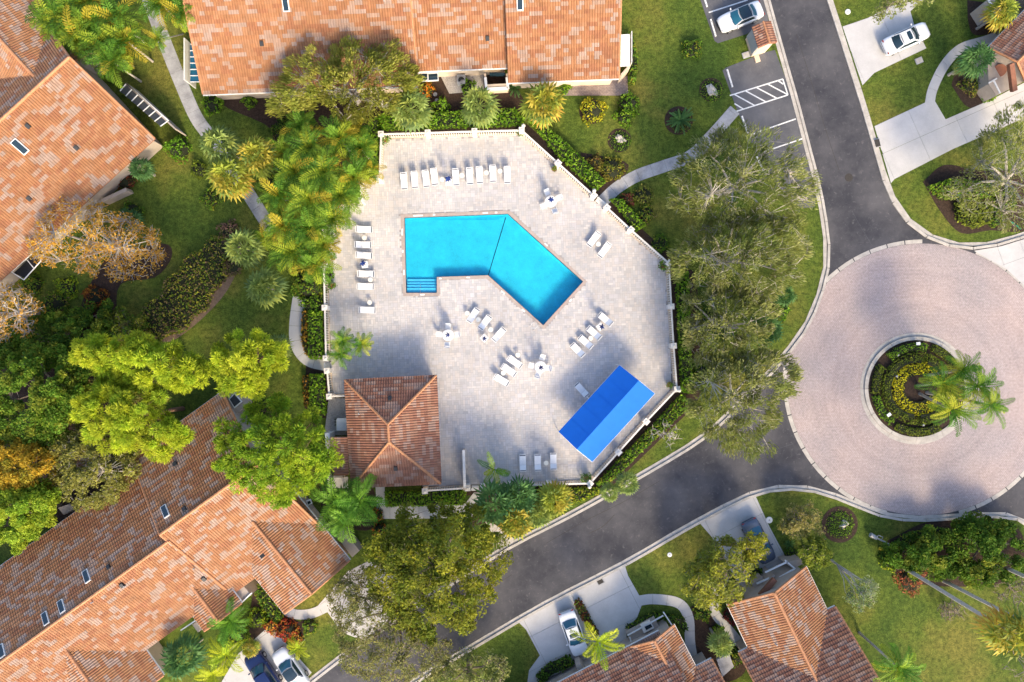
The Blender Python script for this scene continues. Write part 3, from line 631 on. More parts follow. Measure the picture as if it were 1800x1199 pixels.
def on_plane(px, py, poly3):
    p0 = poly3[0]; n = (poly3[1]-poly3[0]).cross(poly3[2]-poly3[0]); c = Vector((0, 0, H)); d = W(px, py, 0)-c
    return c + d*((p0-c).dot(n)/d.dot(n))
def frame_of(poly3):
    n = (poly3[1]-poly3[0]).cross(poly3[2]-poly3[0]).normalized()
    if n.z < 0: n = -n
    u = Vector((0, 0, 1)).cross(n).normalized(); return u, n.cross(u), n
def obox(p, u, w, n, su, sw, sn):
    V = []
    for c in (-1, 1):
        for a, b in ((-1, -1), (1, -1), (1, 1), (-1, 1)): V.append(p+u*(a*su/2)+w*(b*sw/2)+n*(c*sn/2))
    return V, [(3, 2, 1, 0), (4, 5, 6, 7), (0, 1, 5, 4), (1, 2, 6, 5), (2, 3, 7, 6), (3, 0, 4, 7)]
def skylight(parent, poly3, px, py, su=.62, sw=1.25):
    p = on_plane(px, py, poly3); u, w, n = frame_of(poly3)
    o = MB().add(*obox(p+n*.1, u, w, n, su, sw, .22)).build('skylight', MAT['white'], parent)
    MB().add(*obox(p+n*.225, u, w, n, su-.16, sw-.16, .05)).build('pane', MAT['glass'], o)
def vent(parent, poly3, px, py, kind=0):
    p = on_plane(px, py, poly3); u, w, n = frame_of(poly3)
    if kind == 0: MB().add(*obox(p+n*.14, u, w, n, .34, .42, .26)).build('roof_vent', MAT['darkmetal'], parent)
    else: MB().tube(p, p+Vector((0, 0, .45)), .06, .06, 8).build('vent_pipe', MAT['grey'], parent)
def gable(parent, A, B, zr, dl, dr, pal=PAL_A, pitch=.45, wallmat='cream', ov=.45, light=.33, gut=(1, 1), caps_on=(1, 1), endw=(1, 1)):
    """ridge from A to B (world xy); dl / dr horizontal half-widths to the left / right of A->B, overhang included"""
    A, B = Vector((A[0], A[1], zr)), Vector((B[0], B[1], zr)); d = (B-A).normalized(); l = Vector((-d.y, d.x, 0)); out = []
    el, er = zr-pitch*dl, zr-pitch*dr
    for s, dd, e, g in ((1, dl, el, gut[0]), (-1, dr, er, gut[1])):
        a2 = A+l*s*dd; a2.z = e; b2 = B+l*s*dd; b2.z = e
        out.append(slope(parent, [A, B, b2, a2], pal, light))
        if g: MB().bar(a2+l*s*.06-Vector((0, 0, .05)), b2+l*s*.06-Vector((0, 0, .05)), .13, .12).build('gutter', MAT['white'], parent)
        for k, (p, q) in enumerate(((A, a2), (B, b2))):
            if caps_on[k]: caps(parent, p+Vector((0, 0, .06)), q+Vector((0, 0, .05)), .10, 'rake_cap')
    caps(parent, A+Vector((0, 0, .08)), B+Vector((0, 0, .08)))
    ov_e = .5; a, b = A+d*ov, B-d*ov; w1, w2 = l*(dl-ov_e), -l*(dr-ov_e); t = .2
    prof = lambda c: [c+w2-Vector((0, 0, zr)), c+w2+Vector((0, 0, er+pitch*ov_e-t-zr)), c-Vector((0, 0, t)), c+w1+Vector((0, 0, el+pitch*ov_e-t-zr)), c+w1-Vector((0, 0, zr))]
    V = prof(a)+prof(b)
    MB().add(V, [(0, 1, 2, 3, 4), (9, 8, 7, 6, 5), (0, 5, 6, 1), (1, 6, 7, 2), (2, 7, 8, 3), (3, 8, 9, 4)]).build('wall', MAT[wallmat], parent)
    return out
def gable_front(parent, c0, c1, depth, ze=3.0, pitch=.45, **kw):
    """front eave corners in photo pixels at height ze; the block runs back by depth away from the front"""
    a, b = W(*c0, ze), W(*c1, ze); mid = (a+b)/2; half = (b-a).length/2; t = (b-a).normalized(); n = Vector((-t.y, t.x, 0)); zr = ze+pitch*half
    return gable(parent, mid.xy, (mid+n*depth).xy, zr, half, half, pitch=pitch, **kw)
def wbox(parent, name, poly, z0, z1, mat, zref=None):
    return MB().prism([W2(x, y, z1 if zref is None else zref) for x, y in poly], z0, z1).build(name, MAT[mat], parent)

# pool house (hip roof)
ph = thing('pool_house', 'square pool house with hipped clay tile roof at the lower left of the deck', 'building', W(692, 757))
ze = 2.9; c = [W(606, 668, ze), W(767, 660, ze), W(775, 850, ze), W(623, 857, ze)]; c[3] = W(618, 857, ze)
half = (c[1]-c[0]).length/2; zr = ze+.45*half*.98; r0, r1 = W(682, 746, zr), W(684, 777, zr)
for q in ([c[0], c[1], r0], [c[1], c[2], r1, r0], [c[2], c[3], r1], [c[3], c[0], r0, r1]): slope(ph, q, PAL_B, .28)
for a, b in ((c[0], r0), (c[1], r0), (c[2], r1), (c[3], r1), (r0, r1)): caps(ph, a+Vector((0, 0, .07)), b+Vector((0, 0, .08)), .14, 'hip_cap')
cc = sum(c, Vector())/4
for i in range(4):
    a, b = c[i], c[(i+1) % 4]; MB().bar(a-Vector((0, 0, .08)), b-Vector((0, 0, .08)), .12, .14).build('fascia', MAT['darkmetal'], ph)
MB().prism([((p.x-cc.x)*.88+cc.x, (p.y-cc.y)*.88+cc.y) for p in c], 0, ze+.2).build('wall', MAT['cream'], ph)
vent(ph, [c[0], c[1], r0], 686, 701); vent(ph, [c[2], c[3], r1], 696, 822); vent(ph, [c[3], c[0], r0], 632, 727, 1)
l0 = [W(581, 768, 2.5), W(609, 768, 2.75), W(611, 836, 2.75), W(583, 836, 2.5)]; slope(ph, l0, PAL_B, .25)
wbox(ph, 'lean_to_wall', [(586, 768), (612, 768), (613, 832), (588, 832)], 0, 2.35, 'cream', 0)
wbox(ph, 'yard_wall', [(571, 762), (580, 762), (582, 795), (573, 795)], 0, 1.9, 'white'); wbox(ph, 'service_pad', [(575, 838), (612, 838), (612, 858), (577, 858)], 0, .06, 'concrete', 0)
eq = thing('pump_housing', 'white boxy pump housing against the left side of the pool house', 'equipment', W(603, 745)); MB().box(W(603, 746, .55), (1.1, 1.15, 1.1)).build('cabinet', MAT['ivory'], eq); MB().box(W(603, 746, 1.13), (1.2, 1.25, .06)).build('lid', MAT['white'], eq)
for k in range(3): MB().bar(W(594, 737+5*k, .3), W(588, 737+5*k, .3), .08, .08).build('pipe', MAT['darkmetal'], eq)

# house B along the top edge
hb = thing('long_house', 'long clay-roofed house running along the top edge of the photo', 'house', W(720, 40))
dB = Vector((1, .04, 0)).normalized(); nB = Vector((-dB.y, dB.x, 0))
def sect(par, x0, x1, yeave, zr_d, ze=3.0, xeave=None, **kw):
    a, b = W(x0, yeave(x0), ze), W(x1, yeave(x1), ze); off = nB*zr_d
    return gable(par, (a+off).xy, (b+off).xy, ze+.45*zr_d, zr_d, zr_d, wallmat='cream', gut=(1, 1), **kw)
sB1 = sect(hb, 357, 735, lambda x: 166-.04*(x-357), 9.4)
sB2 = sect(hb, 728, 895, lambda x: 125-.04*(x-732), 8.0, caps_on=(0, 0))
sB3 = sect(hb, 893, 1088, lambda x: 145-.04*(x-900), 9.0, caps_on=(0, 1))
skylight(hb, sB1[1], 503, 8); skylight(hb, sB3[1], 914, 6)
for x, y, s in ((461, 77, sB1), (857, 68, sB2)): vent(hb, s[1], x, y)
vent(hb, sB2[1], 890, 67, 1); vent(hb, sB1[1], 675, 2, 1)
o = wbox(hb, 'window_frame', [(734, 128), (770, 126), (771, 142), (735, 144)], 2.2, 2.28, 'white', 2.28)
for (a, b) in ((736, 751), (753, 769)): wbox(hb, 'pane', [(a, 130.5), (b, 129.5), (b+.5, 140), (a+.5, 141)], 2.285, 2.3, 'glass', 2.3)
sp = thing('entry_parapet', 'small cream courtyard wall with white trim below the top house', 'wall', W(874, 150))
MB().bar(W(855, 157, 1.0), W(893, 155, 1.0), .22, 2.0).build('front_wall', MAT['cream'], sp); MB().bar(W(855, 157, 2.04), W(893, 155, 2.04), .3, .08).build('cap', MAT['white'], sp)
for x in (855, 893): MB().bar(W(x, 156, 1.0), W(x-2, 136, 1.0), .2, 2.0).build('side_wall', MAT['cream'], sp); MB().bar(W(x, 156, 2.045), W(x-2, 136, 2.045), .26, .07).build('side_cap', MAT['white'], sp)
MB().box(W(874, 131, 2.0), (1.5, .1, .7)).build('window', MAT['glass'], sp)
ac = thing('air_conditioner', 'grey square air conditioner with round fan under the eave of the top house', 'air conditioner', W(811, 141)); MB().box(W(811, 141, .4), (.85, .85, .8)).build('cabinet', MAT['grey'], ac)
MB().tube(W(811, 141, .8), W(811, 141, .83), .33, .33, 20).build('fan_grille', MAT['black'], ac); m = MB()
for k in range(3): m.bar(W(811, 141, .84), W(811, 141, .84)+Vector((.28*math.cos(2.1*k), .28*math.sin(2.1*k), 0)), .1, .01)
m.build('fan_blade', MAT['rim'], ac)
lan = thing('screened_lanai', 'white louvred lanai on the right end of the top house', 'porch', W(1096, 110))
for k in range(9): MB().bar(W(1089, 64+k*6.3, 2.55), W(1107, 63+k*6.3, 2.45), .34, .03).build('roof_panel', MAT['white'], lan)
MB().bar(W(1107, 64, 1.25), W(1107, 118, 1.25), .08, 2.4).build('screen', MAT['white'], lan); MB().bar(W(1089, 139, 1.2), W(1105, 121, 1.2), .14, 2.4).build('wing_wall', MAT['cream'], lan)
sc_w = thing('screen_porch', 'row of white framed panes beside the left end of the top house', 'porch', W(340, 110))
for k in range(7):
    y = 78+k*11; MB().bar(W(334, y, 2.5), W(352, y, 2.7), .07, .06).build('rafter', MAT['white'], sc_w)
    if k < 6: MB().bar(W(334.5, y+5.5, 2.45), W(351.5, y+5.5, 2.65), .55, .02).build('pane', MAT['blueglass'], sc_w)
MB().bar(W(334, 76, 1.25), W(334, 148, 1.25), .1, 2.5).build('wall', MAT['white'], sc_w)

# house A upper left
ha = thing('corner_house', 'clay-roofed house in the upper left corner, ridge running to a gable over the lawn', 'house', W(100, 230))
ap = W(123, 101, 6.9); dA = Vector((.736, .676, 0)).normalized(); 
sA = gable(ha, ap.xy, (ap-dA*34).xy, 6.9, 8.7, 8.7, wallmat='tan', gut=(0, 0))
wg = W(40, 112, 6.2); nA = Vector((-dA.y, dA.x, 0))
sA2 = gable(ha, (wg-nA*2).xy, (wg+nA*18).xy, 6.2, 7.2, 6.6, wallmat='tan', gut=(0, 1), light=.4)
skylight(ha, sA[0], 36, 258, .7, 1.5)
vent(ha, sA[0], 50, 222); vent(ha, sA[0], 135, 260); vent(ha, sA[0], 52, 349)
por = thing('glazed_lean_to', 'glass panelled lean-to along the right gable of the upper left house', 'porch', W(255, 190))
g0, g1 = W(211, 160, 2.6), W(300, 228, 2.6); ing = (W(219, 148, 2.2)-g0)
q0, q1 = W(222, 147, 2.3), W(296, 212, 2.3)
for k in range(8):
    a, b = g0.lerp(W(282, 222, 2.6), k/7), q0.lerp(q1, k/7); MB().bar(a, b, .08, .06).build('rafter', MAT['white'], por)
    if k < 7:
        a2, b2 = g0.lerp(W(282, 222, 2.6), (k+.5)/7), q0.lerp(q1, (k+.5)/7); MB().bar(a2-Vector((0, 0, .04)), b2-Vector((0, 0, .04)), .62, .02).build('pane', MAT['screen'], por)
MB().bar(q0-Vector((0, 0, 1.1)), W(318, 233, 1.2), .14, 2.3).build('outer_wall', MAT['tan'], por); MB().bar(q0, q1, .12, .1).build('edge_beam', MAT['white'], por)
cy = thing('courtyard_screen', 'white framed dark courtyard screen below the eave of the upper left house', 'porch', W(45, 460))
MB().bar(W(20, 478, 2.4), W(72, 432, 2.4), .08, .08).build('frame_rail', MAT['white'], cy); MB().bar(W(42, 492, 2.4), W(78, 452, 2.4), .08, .08).build('frame_rail', MAT['white'], cy)
for t in (0, .5, 1): MB().bar(W(20+52*t, 478-46*t, 2.38), W(42+36*t, 492-40*t, 2.38), .07, .06).build('cross_bar', MAT['white'], cy)
MB().prism(P2([(24, 480), (72, 437), (76, 453), (44, 489)], 2.3), 2.3, 2.33).build('screen', MAT['black'], cy)
for a, b in (((20, 478), (20, 478)), ((78, 452), (78, 452))): MB().bar(W(*a, 0), W(*b, 2.4), .09, .09).build('post', MAT['white'], cy)
w2 = thing('garden_wall', 'low tan garden wall beside the orange tree at the left house', 'wall', W(215, 340)); MB().bar(W(185, 355, .6), W(228, 335, .6), .35, 1.2).build('panel', MAT['tan'], w2); MB().bar(W(140, 385, .6), W(170, 362, .6), .35, 1.2).build('panel', MAT['tan'], w2)

# house C lower left
hc = thing('terraced_house', 'large clay-roofed terraced house across the lower left corner', 'house', W(300, 960))
dC = Vector((.81, .583, 0)).normalized(); nC = Vector((.583, -.81, 0))
a1 = W(297, 951, 6.3); sC1 = gable(hc, a1.xy, (a1-dC*34).xy, 6.3, 7.2, 7.9, wallmat='tan', gut=(0, 1), light=.36)
a2 = W(452, 817, 6.66); sC2 = gable(hc, a2.xy, (a2-dC*11.2).xy, 6.66, 8.7, 8.1, wallmat='tan', gut=(0, 1), light=.36)
kwC = dict(wallmat='cream', gut=(1, 1), light=.38, caps_on=(1, 0))
sC3 = gable_front(hc, (501, 1078), (615, 985), 9.0, **kwC)
sC4 = gable_front(hc, (360, 1109), (425, 1060), 5.5, **kwC)
sC5 = gable_front(hc, (153, 1284), (288, 1187), 10.0, **kwC)
for x, y in ((292, 899), (154, 1013), (110, 1066), (82, 1087), (5, 1144)): skylight(hc, sC2[1] if x > 250 else sC1[1], x, y)
for x, y, s in ((310, 816, sC2[1]), (326, 895, sC2[1]), (193, 997, sC1[1]), (215, 1027, sC1[0]), (359, 1016, sC1[0])): vent(hc, s, x, y)
vent(hc, sC3[1], 461, 977); vent(hc, sC1[0], 343, 998, 1); vent(hc, sC1[0], 165, 1057, 1); vent(hc, sC1[0], 222, 1029, 1)
wbox(hc, 'entry_court', [(372, 1012), (397, 996), (442, 1046), (424, 1058)], 0, 2.5, 'tan'); MB().bar(W(404, 1034, 2.6), W(424, 1060, 2.6), .12, .12).build('gutter', MAT['white'], hc); MB().bar(W(424, 1060, 2.6), W(443, 1042, 2.6), .12, .12).build('gutter', MAT['white'], hc)
MB().bar(W(268, 1133, 2.7), W(307, 1102, 2.7), .12, .12).build('gutter', MAT['white'], hc); MB().bar(W(318, 1108, 2.7), W(345, 1090, 2.7), .12, .12).build('gutter', MAT['white'], hc)
wbox(hc, 'porch_pillar', [(338, 1098), (347, 1092), (356, 1106), (348, 1112)], 0, 2.3, 'cream')
MB().prism(P2([(589, 940), (602, 930), (632, 968), (619, 980)], 1.6), 0, 1.6).build('entry_wall', MAT['tan'], hc)
wbox(hc, 'side_window', [(538, 880), (546, 877), (549, 885), (541, 889)], 1.8, 1.86, 'white', 1.86)
MB().prism(P2([(540, 882), (545, 880), (547, 884), (542, 887)], 1.88), 1.865, 1.88).build('pane', MAT['glass'], hc)
ba = thing('bay_porch', 'small grey screened porch at the top gable of the lower left house', 'porch', W(412, 700)); MB().prism(P2([(398, 692), (425, 688), (440, 705), (412, 730)], 2.4), 0, 2.4).build('wall', MAT['tan'], ba)
MB().prism(P2([(402, 702), (412, 690), (426, 706), (412, 718)], 2.5), 2.42, 2.5).build('frame', MAT['white'], ba); MB().prism(P2([(404, 702), (412, 693), (423, 706), (412, 715)], 2.52), 2.51, 2.53).build('screen', MAT['screen'], ba)
ch = thing('chimney_block', 'tan chimney block at the left eave of the lower left house', 'chimney', W(115, 895)); MB().prism(P2([(102, 893), (122, 886), (132, 895), (112, 905)], 1.8), 0, 1.8).build('block', MAT['tan'], ch)

# houses D bottom
hd = thing('garage_house', 'clay-roofed house at the bottom edge beside the white car on the driveway', 'house', W(1130, 1170))
kwD = dict(wallmat='tan', gut=(1, 1), light=.36, caps_on=(1, 0))
sD1 = gable_front(hd, (1184, 1098), (1108, 1137), 9, **kwD)
tD = Vector((.889, .458, 0)); nD = Vector((.458, -.889, 0))
e = W(1111, 1134, 3.0); gable(hd, (e+nD*8+tD*3.0).xy, (e+nD*8-tD*16).xy, 3+.45*8, 8, 8, wallmat='tan', gut=(0, 1), light=.3, pal=PAL_B, caps_on=(0, 0))
e = W(1251, 1158, 3.0); gable(hd, (e+nD*7).xy, (e+nD*7-tD*8).xy, 3+.45*7, 7, 7, wallmat='tan', gut=(0, 1), light=.3, pal=PAL_B)
MB().bar(W(1013, 1186, 2.75), W(1112, 1135, 2.75), .14, .14).build('gutter', MAT['white'], hd)
MB().prism(P2([(1100, 1112), (1150, 1084), (1160, 1104), (1110, 1132)], 1.0), 0, 1.0).build('court_wall', MAT['tan'], hd)
for a, b in (((1103, 1117), (1166, 1082)), ((1166, 1076), (1184, 1103)), ((1107, 1120), (1112, 1136))): MB().bar(W(*a, 1.15), W(*b, 1.15), .12, .1).build('court_cap', MAT['white'], hd)
MB().prism(P2([(1126, 1100), (1143, 1092), (1150, 1104), (1132, 1113)], 1.4), 1.0, 1.4).build('window_surround', MAT['balus'], hd); MB().prism(P2([(1133, 1102), (1144, 1097), (1147, 1102), (1136, 1108)], 1.45), 1.41, 1.44).build('window', MAT['glass'], hd)
MB().prism(P2([(1012, 1170), (1020, 1166), (1030, 1180), (1018, 1187)], 2.2), 0, 2.2).build('pilaster', MAT['tan'], hd)
MB().prism(P2([(1260, 1160), (1282, 1150), (1290, 1172), (1270, 1190)], 1.8), 1.5, 1.8).build('screen_roof', MAT['oldconc'], hd)
he = thing('gabled_house', 'clay-roofed gabled house at the bottom right with a broad front gable', 'house', W(1400, 1120))
sE1 = gable_front(he, (1416, 996), (1279, 1062), 12, wallmat='tan', gut=(1, 1), light=.38, caps_on=(1, 0), ov=.12)
tE = Vector((.9, .43, 0)).normalized(); nE = Vector((.43, -.9, 0)).normalized()
e = W(1468, 1066, 3.0); sE2 = gable(he, (e+nE*9).xy, (e+nE*9-tE*10.6).xy, 3+.45*9, 9, 9, wallmat='tan', gut=(0, 1), light=.33, pal=PAL_B)
vent(he, sE1[0], 1363, 1131, 1)
MB().bar(W(1334, 1050, 3.6), W(1362, 1018, 3.9), .5, .35).build('tiled_coping', MAT['brownwood'], he)
MB().bar(W(1330, 1030, 1.3), W(1353, 1003, 1.3), .18, 2.6).build('wing_wall', MAT['tan'], he)
for a, b in (((1345, 1006), (1385, 987)), ((1330, 1026), (1352, 1016)), ((1362, 1020), (1396, 1000)), ((1380, 985), (1398, 1000))): MB().bar(W(*a, 2.3), W(*b, 2.3), .14, .12).build('wall_cap', MAT['white'], he)
wbox(he, 'court_wall', [(1380, 990), (1407, 982), (1414, 990), (1394, 1000)], 0, 2.0, 'tan'); wbox(he, 'court_wall', [(1322, 1027), (1340, 1014), (1350, 1022), (1330, 1040)], 0, 2.0, 'tan')
# house E upper right
hf = thing('arched_house', 'clay-roofed house cut by the right edge with a round recess in its tan wall', 'house', W(1790, 100))
a, b = W(1738, 82, 3.0), W(1802, 150, 3.0); sF = gable_front(hf, (1737, 84), (1806, 152), 14, wallmat='tan', gut=(1, 1), light=.35, caps_on=(1, 0), ov=.35, pal=PAL_B)
MB().bar(W(1776, 112, 4.2), W(1782, 160, 3.2), .5, .4).build('tiled_coping', MAT['brownwood'], hf)
MB().prism(P2([(1736, 100), (1772, 112), (1776, 156), (1752, 168), (1738, 148)], 2.0), 0, 2.0).build('entry_block', MAT['tan'], hf)
MB().tube(W(1757, 124, 2.0), W(1757, 124, 2.12), .62, .6, 28).build('recess_shade_disc', MAT['terracotta'], hf)  # flat disc; the shaded look of a wall recess is put into its colour
MB().bar(W(1738, 146, 2.05), W(1752, 138, 2.05), .14, .1).build('wall_cap', MAT['white'], hf); MB().bar(W(1747, 142, 2.06), W(1758, 164, 2.06), .14, .1).build('wall_cap', MAT['white'], hf)
hg = thing('far_corner_house', 'house corner with tan wall and roof at the top right edge', 'house', W(1790, 0))
gable_front(hg, (1772, -42), (1832, 18), 10, wallmat='tan', gut=(1, 1), light=.35, caps_on=(1, 0), pal=PAL_B)
MB().prism(P2([(1728, 8), (1752, -12), (1762, 20), (1742, 30)], 2.0), 0, 2.0).build('entry_block', MAT['tan'], hg); MB().bar(W(1735, -6, 2.04), W(1750, 26, 2.04), .2, .08).build('wall_cap', MAT['white'], hg)
MB().bar(W(1775, 50, 1.0), W(1800, 32, 1.0), .35, 2.0).build('garden_wall', MAT['tan'], hg)
# refuse and mail kiosk
kk = thing('mail_kiosk', 'small cream kiosk with gabled clay tile roof between the parking bays', 'kiosk', W(1330, 82))
p0, p1 = W(1341, 38, 3.1), W(1352.5, 76, 3.1); dk = (p1-p0).normalized(); lk = Vector((-dk.y, dk.x, 0))
for s, nm in ((1, 0), (-1, 1)):
    q0, q1 = p0+lk*s*.92, p1+lk*s*.92; q0.z = q1.z = 2.6; slope(kk, [p0, p1, q1, q0], PAL_B, .2)
caps(kk, p0+Vector((0, 0, .07)), p1+Vector((0, 0, .07)), .11)
MB().prism([(p0+dk*.15+lk*.75).xy[:], (p1-dk*.15+lk*.75).xy[:], (p1-dk*.15-lk*.75).xy[:], (p0+dk*.15-lk*.75).xy[:]], 0, 2.6).build('wall', MAT['cream'], kk)
mid = (p0+p1)/2; wv = -lk if (-lk).x < 0 else lk
for s in (-.5, .5): MB().box((mid+wv*.83+dk*s*.95+Vector((0, 0, -1.55))), (.95, .14, 1.6), math.atan2(dk.y, dk.x)).build('mailbox_door', MAT['grey'], kk)
MB().box(W(1326, 88, .1), (2.6, .5, .2), math.atan2(dk.y, dk.x)).build('plinth', MAT['cream'], kk)

# ------------------------------------------------------------------ vegetation
def unit(a): return a/np.maximum(np.linalg.norm(a, axis=1, keepdims=True), 1e-9)
def leafcards(P, size, aspect, up=.55, dirs=None):
    """diamond leaves at P; returns V (4n,3), F (n,4)"""
    n = len(P); nr = unit(rng.normal(size=(n, 3))+np.array([0, 0, up*1.6])); a = unit(rng.normal(size=(n, 3)) if dirs is None else dirs+rng.normal(size=(n, 3))*.25)
    b = unit(np.cross(nr, a)); a = unit(np.cross(b, nr)) if dirs is None else a
    s = size*(.65+.7*rng.random(n))[:, None]
    V = np.stack([P+a*s, P+b*s*aspect, P-a*s*.9, P-b*s*aspect], 1).reshape(-1, 3)
    return V, np.arange(n*4).reshape(n, 4)
def sample_poly(poly, n):
    A = np.array(poly); lo, hi = A.min(0), A.max(0); out = np.zeros((0, 2))
    while len(out) < n:
        p = lo+rng.random((n*3, 2))*(hi-lo); out = np.concatenate([out, p[pip(p, poly)]])
    return out[:n]
def spread(P, m):                                     # farthest point sampling
    idx = [int(np.argmin(np.linalg.norm(P-P.mean(0), axis=1)))]; d = np.linalg.norm(P-P[idx[0]], axis=1)
    for _ in range(m-1): k = int(np.argmax(d)); idx.append(k); d = np.minimum(d, np.linalg.norm(P-P[k], axis=1))
    return idx
OAK = [(.135, .152, .040), (.17, .18, .055), (.11, .135, .033), (.20, .20, .08), (.09, .115, .025)]
OAKD = [(.095, .125, .016), (.135, .15, .015), (.165, .16, .014), (.07, .095, .012), (.11, .115, .018)]
LIME = [(.16, .20, .014), (.20, .225, .016), (.12, .175, .014), (.23, .24, .02)]
LIMED = [(.10, .17, .014), (.145, .20, .014), (.18, .215, .014), (.08, .14, .014)]
GOLD = [(.30, .165, .02), (.36, .20, .03), (.25, .13, .02), (.33, .23, .05)]
MIDG = [(.06, .12, .013), (.085, .145, .014), (.045, .09, .012), (.15, .16, .02)]
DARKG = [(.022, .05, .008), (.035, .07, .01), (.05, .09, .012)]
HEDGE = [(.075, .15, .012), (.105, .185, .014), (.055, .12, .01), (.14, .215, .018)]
CROT = [(.09, .13, .015), (.22, .20, .03), (.14, .10, .05), (.05, .085, .012)]
RED = [(.20, .025, .015), (.28, .06, .015), (.10, .015, .012), (.24, .10, .02)]
FG = 1.95
def pick(pal, n, jit=.14):
    p = np.array(pal)*FG; return p[rng.integers(0, len(p), n)]*(1+rng.normal(0, jit, n)).clip(.5, 1.6)[:, None]
def tree(name, label, poly, z0, z1, pal, leaves, lsize, clumps=None, base=None, bark='bark', twig=1.0, aspect=.45, crad=.75, needle=False, spray=False, group=None, cat='tree', fork=.38, tr=.28, shell=.9, edge=.25, limbs=9):
    cx, cy = np.mean(poly, axis=0); zc = (z0+z1)/2
    ar = abs(sum(poly[i][0]*poly[(i+1) % len(poly)][1]-poly[(i+1) % len(poly)][0]*poly[i][1] for i in range(len(poly))))/2*PX*PX
    nc = clumps or int(ar*1.15/crad**2*(.7 if not needle else .5))
    q = sample_poly(poly, nc); d = pdist(q, poly)*PX; dm = max(d.max(), .1)
    t = np.sqrt(np.clip(d/(dm*.8), 0, 1)); z = z0+(z1-z0)*(t*(.55+.45*rng.random(nc)))*.95+rng.normal(0, .15, nc)
    k = (H-z)/F; C = np.stack([(q[:, 0]-CX)*k, (CY-q[:, 1])*k, z], 1)
    b = W(*base) if base else Vector((*W2(cx, cy, zc*.9), 0)); root = thing(name, label, cat, b, group=group)
    # leaves
    per = max(4, leaves//nc); n = nc*per; ci = np.repeat(np.arange(nc), per); r = crad*(.6+.8*rng.random(nc))[ci]
    dirs = unit(rng.normal(size=(n, 3))); rad = (rng.random(n)**(1/3.) if not needle else .55+.45*rng.random(n))
    off = dirs*(r*rad)[:, None]*np.array([1, 1, .6 if not needle else .75]); P = C[ci]+off
    V, Fc = leafcards(P, lsize, aspect, .5, dirs if needle else (unit(C[ci]-np.array([b.x, b.y, z0*.6])+off*1.2) if spray else None))
    cl = pick(pal, nc, .22)[ci]*.55+pick(pal, n, .18)*.45
    # trunk and limbs
    m = MB(); f = Vector((b.x, b.y, z0*fork+z1*.05)); jit = Vector((random.uniform(-.2, .2), random.uniform(-.2, .2), 0)); mid = b.lerp(f, .5)+jit
    m.tube(b-Vector((0, 0, .05)), mid, tr*1.25, tr, 8).tube(mid, f, tr, tr*.8, 8)
    nodes = []; tg = spread(C, min(limbs, nc))
    for i in tg:
        e = Vector(C[i]); s = f.lerp(e, .45)+Vector((random.uniform(-.4, .4), random.uniform(-.4, .4), .12*(e-f).length)); s2 = f.lerp(e, .75)+Vector((random.uniform(-.3, .3), random.uniform(-.3, .3), .08*(e-f).length))
        m.tube(f, s, tr*.55, tr*.34, 6).tube(s, s2, tr*.34, tr*.2, 5).tube(s2, e, tr*.2, tr*.07, 4)
        nodes += [s, s2, s.lerp(s2, .5), s2.lerp(e, .5)]
    NA = np.array([tuple(p) for p in nodes])
    for i in range(nc):
        j = int(np.argmin(np.linalg.norm(NA-C[i], axis=1))); e = Vector(C[i])
        m.tube(Vector(NA[j]), e, .035*twig, .012*twig, 3)
        if twig >= 1:
            for _ in range(int(2*twig)):
                dd = Vector(rng.normal(size=3)); dd.z = abs(dd.z)*.6; m.tube(e, e+dd.normalized()*crad*1.15, .016*twig, .006*twig, 3)
    m.build('trunk', MAT[bark], root)
    mesh('crown', V, Fc, MAT['leaf'], root, col=cl)
    return root
oakg = dict(pal=OAK, lsize=.21, aspect=.2, spray=True, crad=.66, bark='palebark', twig=1.35, group='grey-green oaks right of the pool', tr=.26)
tree('oak_tree', 'wide half-bare oak overhanging the parking bay and the grey path', [(1180, 320), (1200, 265), (1260, 235), (1310, 220), (1380, 238), (1428, 270), (1440, 320), (1425, 365), (1390, 400), (1300, 405), (1225, 400), (1165, 350)], 3.5, 8.5, leaves=15000, **oakg)
tree('oak_tree', 'grey-green oak on the lawn right of the deck corner pillar', [(1180, 445), (1215, 405), (1270, 375), (1340, 372), (1410, 385), (1425, 440), (1400, 500), (1350, 535), (1260, 530), (1195, 500), (1185, 470)], 3.5, 8.5, leaves=18000, **oakg)
tree('oak_tree', 'spreading grey-green oak between balustrade and roundabout', [(1190, 540), (1230, 490), (1310, 500), (1370, 535), (1365, 580), (1345, 635), (1290, 650), (1225, 645), (1200, 600)], 3.5, 8.0, leaves=15000, **oakg)
tree('oak_tree', 'grey-green oak hanging over the kerb beside the blue awning', [(1200, 690), (1215, 640), (1270, 610), (1350, 615), (1400, 640), (1405, 690), (1370, 730), (1360, 785), (1320, 805), (1270, 785), (1215, 745)], 3.5, 8.5, leaves=18000, **oakg)
tree('oak_tree', 'bushy yellow-green oak in front of the top house, above the areca palms', [(478, 165), (500, 115), (545, 62), (575, 95), (612, 58), (650, 90), (690, 62), (722, 105), (742, 150), (700, 178), (690, 215), (640, 205), (600, 230), (560, 180), (520, 205), (475, 195)], 4, 8.5, [(.14, .155, .025), (.18, .18, .03), (.115, .135, .022), (.21, .20, .045)], 21000, .19, crad=.6, aspect=.24, spray=True, bark='palebark', twig=.9)
tree('oak_tree', 'sparse spreading tree over the driveway at the right edge', [(1655, 345), (1690, 290), (1720, 240), (1750, 205), (1830, 160), (1830, 420), (1760, 400), (1700, 370)], 4, 8, OAK, 8500, .18, crad=.6, aspect=.24, spray=True, bark='palebark', twig=1.2, base=(1745, 325))
